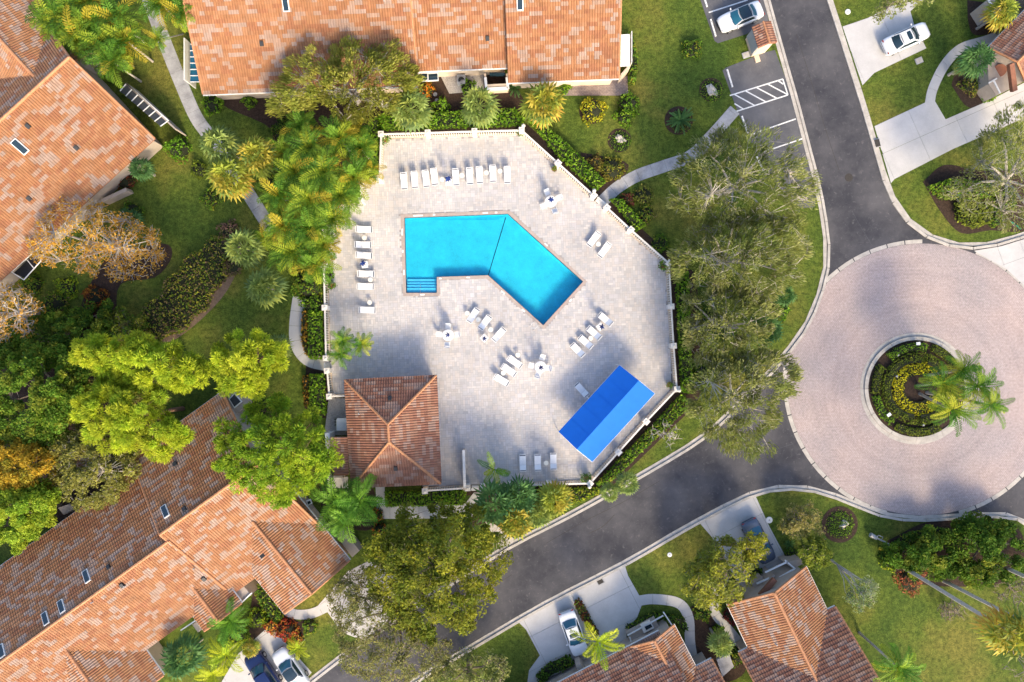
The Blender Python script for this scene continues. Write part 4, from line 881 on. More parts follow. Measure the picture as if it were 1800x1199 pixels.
tree('oak_tree', 'big dark olive oak leaning over the road below the pool house', [(640, 985), (655, 930), (715, 895), (790, 882), (850, 895), (885, 955), (892, 1000), (865, 1045), (850, 1090), (800, 1125), (740, 1130), (690, 1090), (655, 1040)], 4, 10, OAKD, 32000, .16, crad=.8, twig=1.0, tr=.34)
tree('oak_tree', 'thin grey-leafed oak spread over the pale driveway and the kerb', [(568, 1045), (590, 1015), (640, 1000), (680, 1030), (740, 1090), (800, 1140), (780, 1185), (720, 1215), (650, 1195), (600, 1175), (590, 1120)], 3, 6.5, [(.13, .13, .04), (.16, .155, .05), (.10, .11, .035)], 14000, .15, crad=.5, aspect=.32, bark='bark', twig=1.0, base=(705, 1062), edge=.1)
tree('oak_tree', 'loose grey-green tree at the bottom edge on the verge by the white car', [(745, 1195), (775, 1160), (830, 1140), (890, 1155), (905, 1215), (840, 1250), (770, 1240)], 2.5, 5, OAK, 4200, .14, crad=.5, twig=1.2)
tree('tree_branch', 'single leafy branch hanging over the driveway at the top right', [(1530, 30), (1545, 5), (1590, -25), (1650, -60), (1640, 5), (1580, 20), (1560, 38)], 4, 7, OAK, 1500, .14, crad=.45, twig=1.2, base=(1600, -30), tr=.15)
png = dict(pal=[tuple(1.25*q for q in c_) for c_ in LIME], lsize=.20, crad=.6, needle=True, aspect=.2, bark='pinebark', twig=.9, group='lime green pines on the left', tr=.2, fork=.6, limbs=12)
tree('pine_tree', 'lime green pine crown just below the croton bed', [(122, 610), (170, 595), (215, 600), (232, 568), (275, 590), (330, 615), (362, 650), (350, 690), (300, 680), (255, 690), (205, 660), (140, 645)], 8, 12, leaves=30000, **png)
tree('pine_tree', 'lime green pine spreading over the left eave of the lower house', [(128, 715), (150, 680), (210, 670), (250, 685), (290, 690), (295, 735), (330, 740), (332, 775), (290, 808), (235, 785), (190, 790), (140, 755)], 8, 12, leaves=30000, **png)
tree('pine_tree', 'lime green pine standing left of the side gate', [(362, 625), (390, 590), (430, 578), (490, 588), (505, 630), (470, 665), (455, 690), (405, 690), (372, 665)], 8, 11, leaves=18000, **png)
tree('pine_tree', 'large lime green pine over the ridge of the lower left house', [(365, 800), (385, 770), (375, 740), (440, 712), (500, 698), (545, 715), (590, 790), (600, 820), (560, 850), (520, 870), (500, 890), (440, 878), (395, 845)], 7, 11, leaves=34000, **{**png, 'pal': [tuple(1.15*q for q in c_) for c_ in LIMED]})
tree('cypress_tree', 'orange leafed bald cypress with bare twigs beside the left house', [(40, 425), (70, 375), (110, 350), (160, 355), (230, 370), (285, 415), (288, 450), (250, 488), (190, 490), (120, 475), (60, 455)], 2.5, 7, GOLD, 7500, .12, crad=.55, bark='palebark', twig=1.7, base=(215, 440))
tree('cypress_tree', 'pale bare-twigged cypress cut by the left edge', [(-30, 530), (0, 500), (40, 500), (72, 540), (55, 590), (0, 600), (-30, 590)], 2.5, 6.5, GOLD, 1500, .12, crad=.5, bark='palebark', twig=1.9)
tree('broadleaf_tree', 'dark green broadleaf tree at the left edge beside the pines', [(-20, 640), (40, 605), (110, 615), (160, 650), (150, 720), (125, 770), (50, 790), (-20, 780)], 4, 8, MIDG, 34000, .15, crad=.65, twig=.8)
tree('broadleaf_tree', 'golden orange tree at the left edge below the dark one', [(-20, 785), (30, 765), (75, 780), (105, 815), (90, 855), (20, 868), (-20, 860)], 4, 7.5, [(.28, .18, .02), (.32, .21, .02), (.22, .16, .02), (.16, .16, .02)], 14000, .15, crad=.55, twig=.8)
tree('broadleaf_tree', 'loose olive tree touching the left eave of the lower house', [(80, 770), (140, 745), (200, 775), (245, 795), (248, 840), (205, 880), (150, 900), (100, 870), (80, 820)], 3.5, 7, [(.14, .14, .03), (.18, .17, .04), (.11, .12, .03)], 16000, .14, crad=.5, bark='palebark', twig=1.2)
tree('broadleaf_tree', 'bright green tree at the left edge above the lower house roof', [(-20, 865), (30, 848), (75, 848), (110, 870), (90, 915), (50, 950), (20, 975), (-20, 980)], 4, 7.5, [(.10, .17, .015), (.15, .21, .02), (.20, .23, .02)], 22000, .15, crad=.6, twig=.7)
tree('broadleaf_tree', 'dark shrubby tree in the bed at the left edge below the pale cypress', [(-20, 590), (40, 575), (100, 545), (190, 535), (205, 600), (180, 640), (60, 650), (-20, 650)], 1.5, 4, MIDG+DARKG, 22000, .15, crad=.55, twig=.8)
tree('broadleaf_tree', 'yellow-green tree on the lawn between the two bottom houses', [(1198, 1025), (1215, 985), (1250, 950), (1300, 942), (1325, 975), (1325, 1030), (1300, 1060), (1250, 1072), (1215, 1060)], 2.5, 6, [(.15, .165, .02), (.20, .20, .025), (.11, .13, .03)], 7500, .15, crad=.5, bark='bark', twig=1.2, base=(1265, 1015))
tree('broadleaf_tree', 'small yellow-green branch spread over the dark parked car', [(1302, 960), (1320, 935), (1345, 945), (1350, 975), (1335, 990), (1310, 985)], 2.8, 4.6, [(.17, .175, .02), (.22, .21, .02), (.12, .14, .02)], 1600, .14, crad=.4, bark='bark', twig=1.0, base=(1292, 975), tr=.12)
tree('broadleaf_tree', 'pale olive bush-tree on the lawn beside the dark parked car', [(1368, 920), (1385, 895), (1420, 885), (1448, 905), (1445, 935), (1405, 945), (1380, 940)], 1.5, 3.2, [(.17, .15, .05), (.20, .18, .06), (.12, .12, .03)], 2600, .13, crad=.42, twig=1.2, tr=.12)
tree('broadleaf_tree', 'rounded green bush-tree at the right gable of the bottom house', [(1400, 965), (1420, 945), (1450, 950), (1462, 980), (1440, 1003), (1410, 995)], 1.5, 3.5, [(.12, .15, .02), (.16, .18, .025), (.08, .11, .015)], 3000, .14, crad=.42, tr=.12)
tree('broadleaf_tree', 'pale wispy tree on the lawn right of the bottom gabled house', [(1488, 1050), (1500, 1020), (1530, 1008), (1545, 1030), (1540, 1060), (1510, 1078)], 2, 5, [(.15, .18, .08), (.20, .22, .13), (.12, .17, .05)], 1500, .12, crad=.45, bark='palebark', twig=1.3, base=(1462, 985), tr=.12)
tree('broadleaf_tree', 'dense dark green thicket tree left of the lower right corner bed', [(1545, 975), (1590, 945), (1650, 925), (1690, 960), (1680, 1010), (1620, 1015), (1570, 1005)], 1.0, 3.0, MIDG+DARKG, 14000, .15, crad=.55, twig=.6)
tree('broadleaf_tree', 'dense dark green thicket tree right in the corner bed under the kerb', [(1660, 930), (1710, 908), (1765, 915), (1800, 945), (1830, 985), (1780, 1020), (1710, 1030), (1680, 1000)], 1.2, 3.4, MIDG+DARKG, 17000, .15, crad=.6, twig=.6)
tree('bare_tree', 'small leafless pale tree beside the slanted hedge above the road', [(1140, 760), (1160, 742), (1190, 745), (1200, 765), (1180, 785), (1150, 782)], .6, 2.4, LIME, 60, .1, crad=.5, bark='palebark', twig=1.9, tr=.1, clumps=22)
for i, (pl, lb) in enumerate([([(1735, 1130), (1790, 1105), (1830, 1130), (1830, 1199), (1770, 1199)], 'leafless grey shrub in the lower right corner'), ([(1735, 1020), (1790, 1005), (1830, 1030), (1815, 1075), (1760, 1060)], 'leafless grey shrub at the right edge below the thicket'), ([(1650, 1060), (1680, 1050), (1700, 1075), (1680, 1098), (1655, 1085)], 'small dark bare shrub on the lawn beside the leaning palm trunk')]):
    tree('bare_shrub', lb, pl, .5, 1.8, [(.12, .10, .05)], 250, .1, crad=.45, bark='bark', twig=1.6, tr=.08, cat='shrub', clumps=36)

tree('broadleaf_tree', 'shaded green understorey tree in the gap between the two upper pines', [(120, 660), (200, 640), (270, 665), (300, 700), (240, 720), (190, 700), (140, 710)], 2.5, 5.5, MIDG+CROT, 9000, .17, crad=.55, twig=.7)
tree('broadleaf_tree', 'brown and green understorey tree left of the croton bed', [(170, 560), (215, 540), (255, 560), (250, 610), (200, 625), (165, 600)], 1.2, 3.0, CROT+MIDG, 4500, .15, crad=.45, twig=1.0, tr=.12)
# shrubs and hedges
def shrub_mesh(pal, n, ls, seed, flat=.75, aspect=.5):
    d = unit(rng.normal(size=(n, 3))); d[:, 2] = np.abs(d[:, 2]); lump = 1+.16*np.sin(d[:, 0]*5+seed)+.14*np.sin(d[:, 1]*6+seed*2)+.1*np.sin(d[:, 2]*9+seed)
    P = d*(lump*(.75+.27*rng.random(n)))[:, None]*np.array([1, 1, flat*1.35]); V, Fc = leafcards(P, ls, aspect, .7); return V, Fc, pick(pal, n, .2)
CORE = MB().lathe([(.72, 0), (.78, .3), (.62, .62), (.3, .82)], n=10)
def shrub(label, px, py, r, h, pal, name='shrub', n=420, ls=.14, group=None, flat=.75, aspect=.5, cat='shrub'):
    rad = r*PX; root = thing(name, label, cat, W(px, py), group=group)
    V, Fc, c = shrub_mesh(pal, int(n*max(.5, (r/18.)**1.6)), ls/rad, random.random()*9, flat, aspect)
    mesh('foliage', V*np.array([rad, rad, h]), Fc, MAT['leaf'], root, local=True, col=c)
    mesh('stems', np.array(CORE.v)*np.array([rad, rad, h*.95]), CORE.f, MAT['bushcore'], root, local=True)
    return root
def hedge(label, poly, h, pal=HEDGE, ls=.15, dens=60, name='hedge', group=None, rough=.12, cat='hedge'):
    pw = P2(poly); c = np.mean(pw, axis=0); root = thing(name, label, cat, (c[0], c[1], 0), group=group)
    ar = abs(sum(pw[i][0]*pw[(i+1) % len(pw)][1]-pw[(i+1) % len(pw)][0]*pw[i][1] for i in range(len(pw))))/2
    n = int(ar*dens); q = sample_poly(pw, n); top = np.column_stack([q, h+rng.normal(0, rough*.5, n)-np.clip(.18-pdist(q, pw), 0, .2)+.10*np.sin(q[:, 0]*1.7)*np.sin(q[:, 1]*1.9)])
    side = []
    for i in range(len(pw)):
        a, b = np.array(pw[i]), np.array(pw[(i+1) % len(pw)]); L = np.linalg.norm(b-a); k = int(L*h*dens*.6); t = rng.random(k)[:, None]
        side.append(np.column_stack([a+(b-a)*t+rng.normal(0, .05, (k, 2)), rng.random(k)*h]))
    P = np.concatenate([top]+side); V, Fc = leafcards(P, ls, .5, .7); mesh('foliage', V, Fc, MAT['leaf'], root, col=pick(pal, len(P), .2))
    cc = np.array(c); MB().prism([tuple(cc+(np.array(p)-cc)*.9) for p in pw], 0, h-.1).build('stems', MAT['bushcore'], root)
    return root
hg_ = dict(group='clipped hedge outside the balustrade')
hedge('bright clipped hedge above the top balustrade below the three fan palms', [(668, 207), (905, 196), (922, 214), (915, 222), (672, 230)], 1.0, **hg_)
hedge('narrow clipped hedge left of the top left deck corner', [(652, 212), (667, 212), (663, 305), (650, 300)], 1.0, **hg_)
hedge('clipped hedge along the slant from the top corner to the deck gate', [(928, 212), (945, 213), (1000, 262), (1062, 322), (1046, 336), (985, 280)], 1.0, **hg_)
hedge('short clipped hedge on the slant below the deck gate', [(1073, 352), (1090, 354), (1132, 397), (1118, 407)], 1.0, **hg_)
hedge('clipped hedge along the right balustrade under the oaks', [(1188, 480), (1206, 480), (1213, 690), (1197, 688), (1192, 610)], 1.0, **hg_)
hedge('shaggy hedge on the slant behind the blue awning', [(1196, 694), (1214, 708), (1150, 768), (1070, 845), (1048, 850), (1100, 795)], .9, pal=MIDG+HEDGE, **hg_)
hedge('low hedge between the bottom balustrade and the road', [(890, 862), (1045, 856), (1062, 862), (1000, 885), (905, 915)], .7, pal=MIDG+LIME, **hg_)
hedge('long clipped hedge beside the curved walkway on the left', [(547, 548), (568, 548), (570, 630), (548, 630)], 1.1, **hg_)
hedge('clipped hedge block below the left side gate', [(549, 658), (571, 658), (574, 726), (550, 726)], 1.1, **hg_)
hedge('clipped hedge block between the pool house and the L-shaped walkway', [(679, 864), (820, 862), (812, 884), (680, 887)], .9, **hg_)
hedge('dark rounded hedge in front of the garage house by its court wall', [(1100, 1100), (1120, 1088), (1150, 1073), (1160, 1078), (1150, 1084), (1106, 1112)], .8, pal=DARKG+MIDG)
hedge('dark hedge at the bottom edge left of the white car', [(943, 1185), (962, 1165), (1000, 1150), (1008, 1163), (970, 1180), (948, 1199)], .8, pal=DARKG+MIDG)
hedge('narrow dark hedge beside the walkway of the garage house', [(1166, 1078), (1200, 1084), (1206, 1102), (1198, 1105), (1190, 1092), (1166, 1086)], .8, pal=DARKG+MIDG)
hedge('narrow planting strip of red croton between the two driveways', [(1009, 1056), (1016, 1051), (1024, 1060), (1052, 1112), (1044, 1118), (1018, 1078)], .5, pal=[(.10, .03, .015), (.07, .05, .015), (.06, .09, .012)], name='croton_strip', cat='shrub')
hedge('row of orange crotons beside the long hedge on the left', [(534, 548), (545, 548), (546, 628), (540, 622), (533, 600)], .7, pal=[(.20, .10, .015), (.12, .07, .015), (.26, .16, .02), (.07, .08, .01)], name='croton_strip', cat='shrub')
hedge('row of orange crotons below the left side gate', [(536, 660), (547, 660), (549, 712), (538, 712)], .7, pal=[(.20, .10, .015), (.12, .07, .015), (.07, .08, .01)], name='croton_strip', cat='shrub')
hedge('hedge along the curved edge of the right end of the top house', [(1103, 60), (1110, 66), (1117, 90), (1119, 120), (1114, 150), (1104, 150), (1108, 110)], .7, pal=MIDG)
hedge('low hedge along the lawn edge of the upper right house', [(1628, 330), (1665, 318), (1730, 325), (1745, 345), (1700, 352), (1650, 350)], .9, pal=MIDG+HEDGE)
hedge('clipped box hedge block in the right bed under the sparse tree', [(1675, 360), (1705, 352), (1735, 368), (1735, 392), (1705, 402), (1680, 388)], .8, pal=[(.09, .12, .015), (.13, .15, .02)])
hedge('curving hedge in front of the front gable of the lower left house', [(447, 1030), (462, 1022), (480, 1050), (500, 1082), (488, 1092), (462, 1062)], .7, pal=MIDG)
hedge('wide bed of green and yellow croton bushes on the left lawn', [(248, 566), (262, 535), (290, 520), (296, 492), (322, 478), (332, 452), (362, 440), (378, 416), (404, 420), (412, 446), (396, 462), (402, 488), (378, 512), (366, 545), (342, 556), (330, 582), (300, 588), (276, 602)], .9, pal=CROT, ls=.13, dens=60, name='croton_bed', rough=.3, cat='shrub')
hedge('dark hedge in front of the thicket under the roundabout kerb', [(1565, 955), (1590, 938), (1650, 925), (1655, 935), (1600, 950), (1575, 968)], .8, pal=DARKG+MIDG)
# roundabout island rings
def ring_hedge(label, r0, r1, h, pal, a0, a1, name='hedge', cat='hedge', dens=85, grp='ring hedges on the roundabout island'):
    n = max(4, int((a1-a0)/12)); A = [math.radians(a0+(a1-a0)*i/n) for i in range(n+1)]; x, y = 1610, 683
    hedge(label, [(x+r1*math.cos(a), y-r1*math.sin(a)) for a in A]+[(x+r0*math.cos(a), y-r0*math.sin(a)) for a in A[::-1]], h, pal, .10, dens, name, grp, .06, cat)
OL = [(.09, .115, .015), (.12, .14, .018), (.065, .095, .012)]
ring_hedge('outer ring hedge segment at the upper left of the island', 68, 80, .55, OL, 148, 186)
ring_hedge('outer ring hedge segment at the left of the island under the white plate', 68, 80, .55, HEDGE, 190, 232)
ring_hedge('outer ring hedge segment at the bottom of the island', 70, 82, .55, OL, 240, 300)
ring_hedge('outer ring hedge segment at the top of the island', 68, 80, .55, HEDGE, 78, 132)
ring_hedge('outer ring hedge segment at the upper right of the island', 70, 82, .55, OL, 20, 70)
ring_hedge('middle ring hedge round the left half of the island', 50, 63, .6, OL, 80, 265)
ring_hedge('middle ring hedge round the right half of the island', 50, 63, .6, OL, -90, 75)
ring_hedge('ring of yellow flowering shrubs on the island', 26, 47, .45, [(.38, .34, .015), (.32, .30, .015), (.20, .22, .015), (.44, .38, .02)], 20, 335, 'flower_ring', 'shrub', 95, None)
pal_lime = [(.20, .20, .015), (.28, .24, .015), (.15, .18, .015)]
for a in [('round golden duranta shrub on the lawn by the brick patio', 1040, 196, 23, 1.5, pal_lime), ('dark green arching shrub at the lower corner of the top house', 1103, 188, 20, 1.8, DARKG+HEDGE),
          ('second dark green shrub just below the patio corner', 1098, 205, 17, 1.2, HEDGE), ('round clipped green shrub between the first two fan palms', 776, 189, 15, 1.2, HEDGE), ('small thorny dark shrub alone on the upper lawn', 1216, 88, 18, .9, DARKG+MIDG),
          ('orange leafed croton below the window of the top house', 752, 158, 13, .8, [(.34, .10, .012), (.28, .14, .015), (.12, .12, .015)]), ('low green shrub beside the air conditioner', 822, 152, 14, .7, HEDGE), ('square green shrub left of the brick patio', 993, 153, 12, .7, HEDGE),
          ('olive and yellow shrub beside the grey path above the gate', 1075, 298, 22, .9, [(.12, .10, .02), (.16, .16, .02), (.07, .09, .012)]), ('brown leafed shrub in the bed above the deck gate', 1045, 288, 16, .8, [(.10, .05, .02), (.07, .07, .015), (.12, .10, .02)]),
          ('round olive shrub below the grey path', 1130, 345, 19, 1.0, [(.10, .12, .02), (.13, .13, .03), (.07, .09, .015)]), ('dark red shrub tucked against the grey path', 1103, 350, 12, .7, [(.07, .025, .02), (.10, .03, .02), (.05, .05, .012)]),
          ('spiky olive shrub below the slanted hedge', 1135, 378, 17, .8, MIDG+CROT), ('dark green shrub against the balustrade by the oaks', 1160, 430, 17, .7, DARKG+MIDG),
          ('green shrub at the eave corner of the upper left house', 318, 262, 22, 1.6, [(.08, .17, .014), (.11, .21, .016), (.05, .12, .01)]), ('purple-red shrub below the eave of the upper left house', 222, 318, 18, .8, [(.07, .02, .015), (.11, .03, .015), (.04, .04, .012)]),
          ('dark green shrub beside the low tan garden wall', 235, 375, 20, 1.0, DARKG+MIDG), ('rust red croton in the dark bed left of the lawn', 170, 522, 22, 1.0, [(.16, .06, .012), (.10, .03, .015), (.22, .10, .015)]), ('deep purple croton left in the dark bed', 150, 560, 20, .9, [(.05, .012, .02), (.08, .02, .02), (.04, .05, .012)]),
          ('leafy shrub left of the walkway at the top house corner', 375, 185, 18, 1.2, HEDGE), ('green shrub in front of the left end of the top house', 440, 178, 14, .9, HEDGE), ('clipped shrub row left of the path below the top house', 352, 300, 16, .8, [(.10, .13, .015), (.07, .10, .012)]),
          ('dark leafy shrub between walkway and balustrade on the left', 548, 500, 30, 1.7, MIDG), ('rounded green shrub leaning on the left balustrade', 572, 482, 16, 1.1, HEDGE), ('dark shrub below the leafy shrub by the left balustrade', 552, 535, 20, 1.2, DARKG+HEDGE),
          ('red flowering shrub by the pool house corner', 662, 905, 14, 1.0, RED+MIDG), ('shrub with red blooms beside the feather palms', 668, 930, 14, 1.0, RED+MIDG+MIDG), ('round bush with red bracts at the front of the lower house', 505, 1105, 20, 1.0, RED), ('second bush with red and orange bracts', 480, 1098, 16, .9, RED+GOLD), ('orange bromeliad clump by the cars', 520, 1120, 15, .6, GOLD+RED),
          ('dark red cordyline bush at the left gable corner of the bottom house', 1287, 1080, 18, 1.1, [(.08, .015, .02), (.12, .02, .02), (.05, .03, .02)]), ('green shrub on the dark mulch between the bottom houses', 1236, 1075, 15, .8, MIDG), ('dark green ball shrub above the small palm', 1261, 1107, 11, .7, HEDGE), ('leafy green shrub under the small palm at the bottom', 1292, 1150, 17, 1.0, MIDG),
          ('dark shrub beside the bottom house garage court', 1326, 1003, 12, .9, DARKG+MIDG), ('dark green shrub against the driveway of the dark car', 1390, 975, 16, .8, DARKG+MIDG), ('rusty red coleus patch on the right lawn', 1600, 1020, 24, .5, [(.16, .04, .02), (.22, .07, .03), (.10, .05, .03), (.14, .11, .03)]), ('second rusty red coleus patch beside the leaning trunk', 1618, 998, 18, .5, [(.16, .05, .03), (.20, .08, .04), (.12, .08, .03)]),
          ('yellow-green shrub at the left of the dark thicket', 1562, 985, 16, 1.0, MIDG+LIME), ('green shrub in the entry bed of the upper right house', 1735, 165, 16, .8, HEDGE), ('olive shrub in the entry bed beside the curved walk', 1705, 150, 18, .7, CROT), ('golden shrub beneath the fan palm in the top right corner', 1752, 42, 16, 1.0, [(.20, .16, .015), (.13, .14, .015), (.26, .2, .02)]),
          ('green shrub by the screen porch of the lower left house', 455, 715, 22, 1.4, MIDG), ('bush at the entry of the front gable near the curved walk', 545, 1100, 14, .7, MIDG), ('yellow-green shrub near the bottom left fan palm', 420, 1115, 20, .9, LIMED), ('broadleaf shrub beside the bottom left driveway', 455, 1085, 18, 1.0, LIMED),
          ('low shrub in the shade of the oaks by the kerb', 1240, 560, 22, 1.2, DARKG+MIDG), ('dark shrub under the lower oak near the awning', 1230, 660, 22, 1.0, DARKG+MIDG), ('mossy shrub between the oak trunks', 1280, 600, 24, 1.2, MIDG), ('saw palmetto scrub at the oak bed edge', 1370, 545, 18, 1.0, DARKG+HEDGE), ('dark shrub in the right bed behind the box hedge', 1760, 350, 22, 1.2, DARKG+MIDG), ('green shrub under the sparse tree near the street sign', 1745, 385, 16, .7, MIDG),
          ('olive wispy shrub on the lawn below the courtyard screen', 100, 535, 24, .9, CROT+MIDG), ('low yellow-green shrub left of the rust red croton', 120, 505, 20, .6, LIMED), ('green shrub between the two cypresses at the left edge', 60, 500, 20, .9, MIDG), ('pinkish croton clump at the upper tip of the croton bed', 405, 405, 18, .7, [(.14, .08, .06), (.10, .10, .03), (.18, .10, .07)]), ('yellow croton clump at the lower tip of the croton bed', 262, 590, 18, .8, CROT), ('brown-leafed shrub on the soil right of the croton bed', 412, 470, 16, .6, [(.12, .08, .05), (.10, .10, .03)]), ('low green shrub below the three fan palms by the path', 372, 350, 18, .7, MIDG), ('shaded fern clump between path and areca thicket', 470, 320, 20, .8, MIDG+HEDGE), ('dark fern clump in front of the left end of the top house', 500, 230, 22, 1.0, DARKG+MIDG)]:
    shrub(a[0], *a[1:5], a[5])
# rocks in ring beds
def rock(label, px, py, r, ring=True):
    root = thing('garden_rock', label, 'rock', W(px, py), group='pale rocks in round beds'); n = 120; d = unit(rng.normal(size=(n, 3))); d[:, 2] = np.abs(d[:, 2])
    import bmesh
    bm = bmesh.new(); bmesh.ops.create_icosphere(bm, subdivisions=2, radius=1)
    for v in bm.verts:
        k = .8+.35*math.sin(v.co.x*4.1+px)*math.sin(v.co.y*3.7+py)+random.uniform(-.13, .13); v.co *= k; v.co.x *= r*PX*1.25; v.co.y *= r*PX*.9; v.co.z *= r*PX*.7
    me = bpy.data.meshes.new('boulder'); bm.to_mesh(me); bm.free(); me.materials.append(MAT['rock']); o = bpy.data.objects.new('boulder', me); COL.objects.link(o); o.parent = root; o.rotation_euler = (0, 0, random.random()*3)
rock('pale rock in the ring bed beside the empty parking bay', 1250, 160, 12); rock('pale jagged rock in the ring bed on the upper lawn', 1090, 245, 10); rock('smooth pale rock in the ring bed below the roundabout', 1482, 922, 9)
hedge('ring of clipped ground cover round the rock by the parking bay', disc_px(1250, 160, 20, 14), .16, HEDGE, .08, 80, 'ground_cover', None, .03, 'plant')
hedge('ring of clipped ground cover round the jagged rock on the lawn', disc_px(1090, 249, 19, 14), .16, HEDGE, .08, 80, 'ground_cover', None, .03, 'plant')
hedge('disc of clipped ground cover under the smooth rock below the roundabout', disc_px(1476, 922, 25, 16), .18, HEDGE, .08, 80, 'ground_cover', None, .03, 'plant')

# palms
def fan_crown(nf, R, pal, seed, droop=.35, dead=0):
    Vs, Fs, Cs, nb = [], [], [], 0; r_ = np.random.default_rng(seed)
    for i in range(nf):
        az = i*2.39996+r_.normal(0, .15); el = math.radians(88-125*((i+.5)/nf)**.85+r_.normal(0, 5))
        d = np.array([math.cos(az)*math.cos(el), math.sin(az)*math.cos(el), math.sin(el)]); pl = R*(.42+.12*r_.random()); tip = d*pl+np.array([0, 0, -.12*pl*droop*3*(1-math.sin(max(el, 0)))])
        side = np.cross(d, [0, 0, 1.]); side /= max(np.linalg.norm(side), 1e-6); up = np.cross(side, d)
        nl = 10; col = np.array(pal[r_.integers(0, len(pal))]) if not (dead and i > nf-dead) else np.array((.30, .19, .035))
        col = col*(1+r_.normal(0, .12))
        pv = [np.zeros(3)+side*.02, np.zeros(3)-side*.02, tip-side*.02, tip+side*.02]; Vs += pv; Fs.append((nb, nb+1, nb+2, nb+3)); Cs.append(col*1.1); nb += 4
        for k in range(nl):
            a = math.radians(-105+210*k/(nl-1)); ll = R*(.52+.08*r_.random())*(1-.25*abs(a)/1.9); ld = d*math.cos(a)+side*math.sin(a); ld = ld+up*(.10*math.cos(k*math.pi))
            m_ = tip+ld*ll*.55; e = tip+ld*ll+np.array([0, 0, -ll*droop]); w = np.cross(ld, up); w /= max(np.linalg.norm(w), 1e-6); wd = R*.05
            Vs += [tip, m_+w*wd, e, m_-w*wd]; Fs.append((nb, nb+1, nb+2, nb+3)); Cs.append(col*(1+r_.normal(0, .1))); nb += 4
    return np.array(Vs), np.array(Fs), np.clip(np.array(Cs), .004, 1)
def feather(Vs, Fs, Cs, base, az, el, L, droop, nl, lw, ll, col, r_, vee=.35):
    n = 9; p = np.array(base, float); pts = [p]; e = el
    for i in range(n-1):
        d = np.array([math.cos(az)*math.cos(e), math.sin(az)*math.cos(e), math.sin(e)]); p = p+d*L/(n-1); pts.append(p); e -= droop/(n-1)*(.5+1.0*i/(n-1))
    pts = np.array(pts); side = np.array([-math.sin(az), math.cos(az), 0])
    for i in range(n-1):
        nb = len(Vs); w0 = .028*(1-i/n)+.008; Vs += [pts[i]-side*w0, pts[i]+side*w0, pts[i+1]+side*w0*.8, pts[i+1]-side*w0*.8]; Fs.append((nb, nb+1, nb+2, nb+3)); Cs.append(col*1.15)
    for k in range(nl):
        s = .12+.88*(k+.5)/nl; x = s*(n-1); i = min(int(x), n-2); q = pts[i]+(pts[i+1]-pts[i])*(x-i); t = pts[i+1]-pts[i]; t /= np.linalg.norm(t); up = np.cross(t, side); up = -up if up[2] < 0 else up
        l_ = ll*(math.sin(math.pi*min(1, .18+s*.80))**.6)
        for sg in (-1, 1):
            ld = side*sg*.8+t*.6+up*(vee+r_.normal(0, .12)); ld /= np.linalg.norm(ld); e_ = q+ld*l_+np.array([0, 0, -l_*.25]); m_ = q+ld*l_*.5; w = t*lw
            nb = len(Vs); Vs += [q, m_+w, e_, m_-w]; Fs.append((nb, nb+1, nb+2, nb+3)); Cs.append(col*(1+r_.normal(0, .12)))
def feather_crown(nf, R, pal, seed, droop=1.5, nl=20, ll=.3, e0=75, e1=-15, vee=.35, lw=.032):
    Vs, Fs, Cs = [], [], []; r_ = np.random.default_rng(seed)
    for i in range(nf):
        feather(Vs, Fs, Cs, (0, 0, 0), i*2.39996+r_.normal(0, .2), math.radians(e0+(e1-e0)*(i/nf)**.8+r_.normal(0, 5)), R*(1.1+.15*r_.normal(0, 1)), droop*(1+.15*r_.normal()), nl, R*lw, R*ll, np.array(pal[r_.integers(0, len(pal))])*(1+r_.normal(0, .15)), r_, vee)
    return np.array(Vs), np.array(Fs), np.clip(np.array(Cs), .004, 1)
SAB = [(.10, .14, .035), (.13, .17, .045), (.08, .12, .04), (.15, .18, .04)]
SABD = [(.045, .10, .03), (.06, .12, .035), (.035, .08, .025)]
SABY = [(.14, .17, .025), (.19, .20, .025), (.10, .14, .03), (.24, .20, .03)]
FEA = [(.055, .13, .014), (.08, .16, .016), (.04, .10, .012)]
FEAY = [(.10, .155, .015), (.145, .18, .015), (.068, .125, .013), (.20, .165, .016), (.045, .10, .011), (.05, .11, .011)]
FEAB = [(.20, .24, .012), (.26, .28, .015), (.15, .21, .012)]
def pm(name, t):
    V, Fc, c = t; me = bpy.data.meshes.new(name); me.from_pydata(V, [], Fc); a = me.attributes.new('Col', 'FLOAT_COLOR', 'FACE'); cc = np.ones((len(Fc), 4), np.float32); cc[:, :3] = c*FG; a.data.foreach_set('color', cc.ravel()); me.materials.append(MAT['frond']); return me
CROWNS = {'sabal': [pm('fan_crown', fan_crown(27, 1, SAB, s)) for s in (1, 2)], 'sabald': [pm('fan_crown', fan_crown(24, 1, SABD, s)) for s in (3, 4)], 'sabaly': [pm('fan_crown', fan_crown(32, 1, SABY, s, dead=6)) for s in (5, 6)],
          'feather': [pm('feather_crown', feather_crown(15, 1, FEA, s, 1.5, 14, .30)) for s in (11, 12)], 'areca': [pm('feather_crown', feather_crown(20, 1, FEAY, s, 1.9, 13, .32, 85, 5, .35, .034)) for s in (13, 14, 15, 16)],
          'bright': [pm('feather_crown', feather_crown(9, 1, FEAB, s, 1.3, 15, .32, 60, 5, .35, .03)) for s in (17, 18)], 'royal': [pm('feather_crown', feather_crown(17, 1, FEA+[(.12, .18, .016), (.16, .20, .018), (.20, .21, .02)], s, 1.7, 15, .26, 75, -10, .35, .026)) for s in (19, 20, 24)],
          'coco': [pm('feather_crown', feather_crown(7, 1, FEAY[:3]+FEA, s, 1.0, 12, .28, 55, 10, .15, .034)) for s in (21, 22)], 'sago': [pm('feather_crown', feather_crown(22, 1, SABD, s, 1.0, 22, .16, 60, 5, .2, .03)) for s in (23,)]}
TR = MB().lathe([(1.25, 0), (1.0, .12), (.92, .5), (.9, .9), (.6, 1.0)], n=10)
TRM = {}
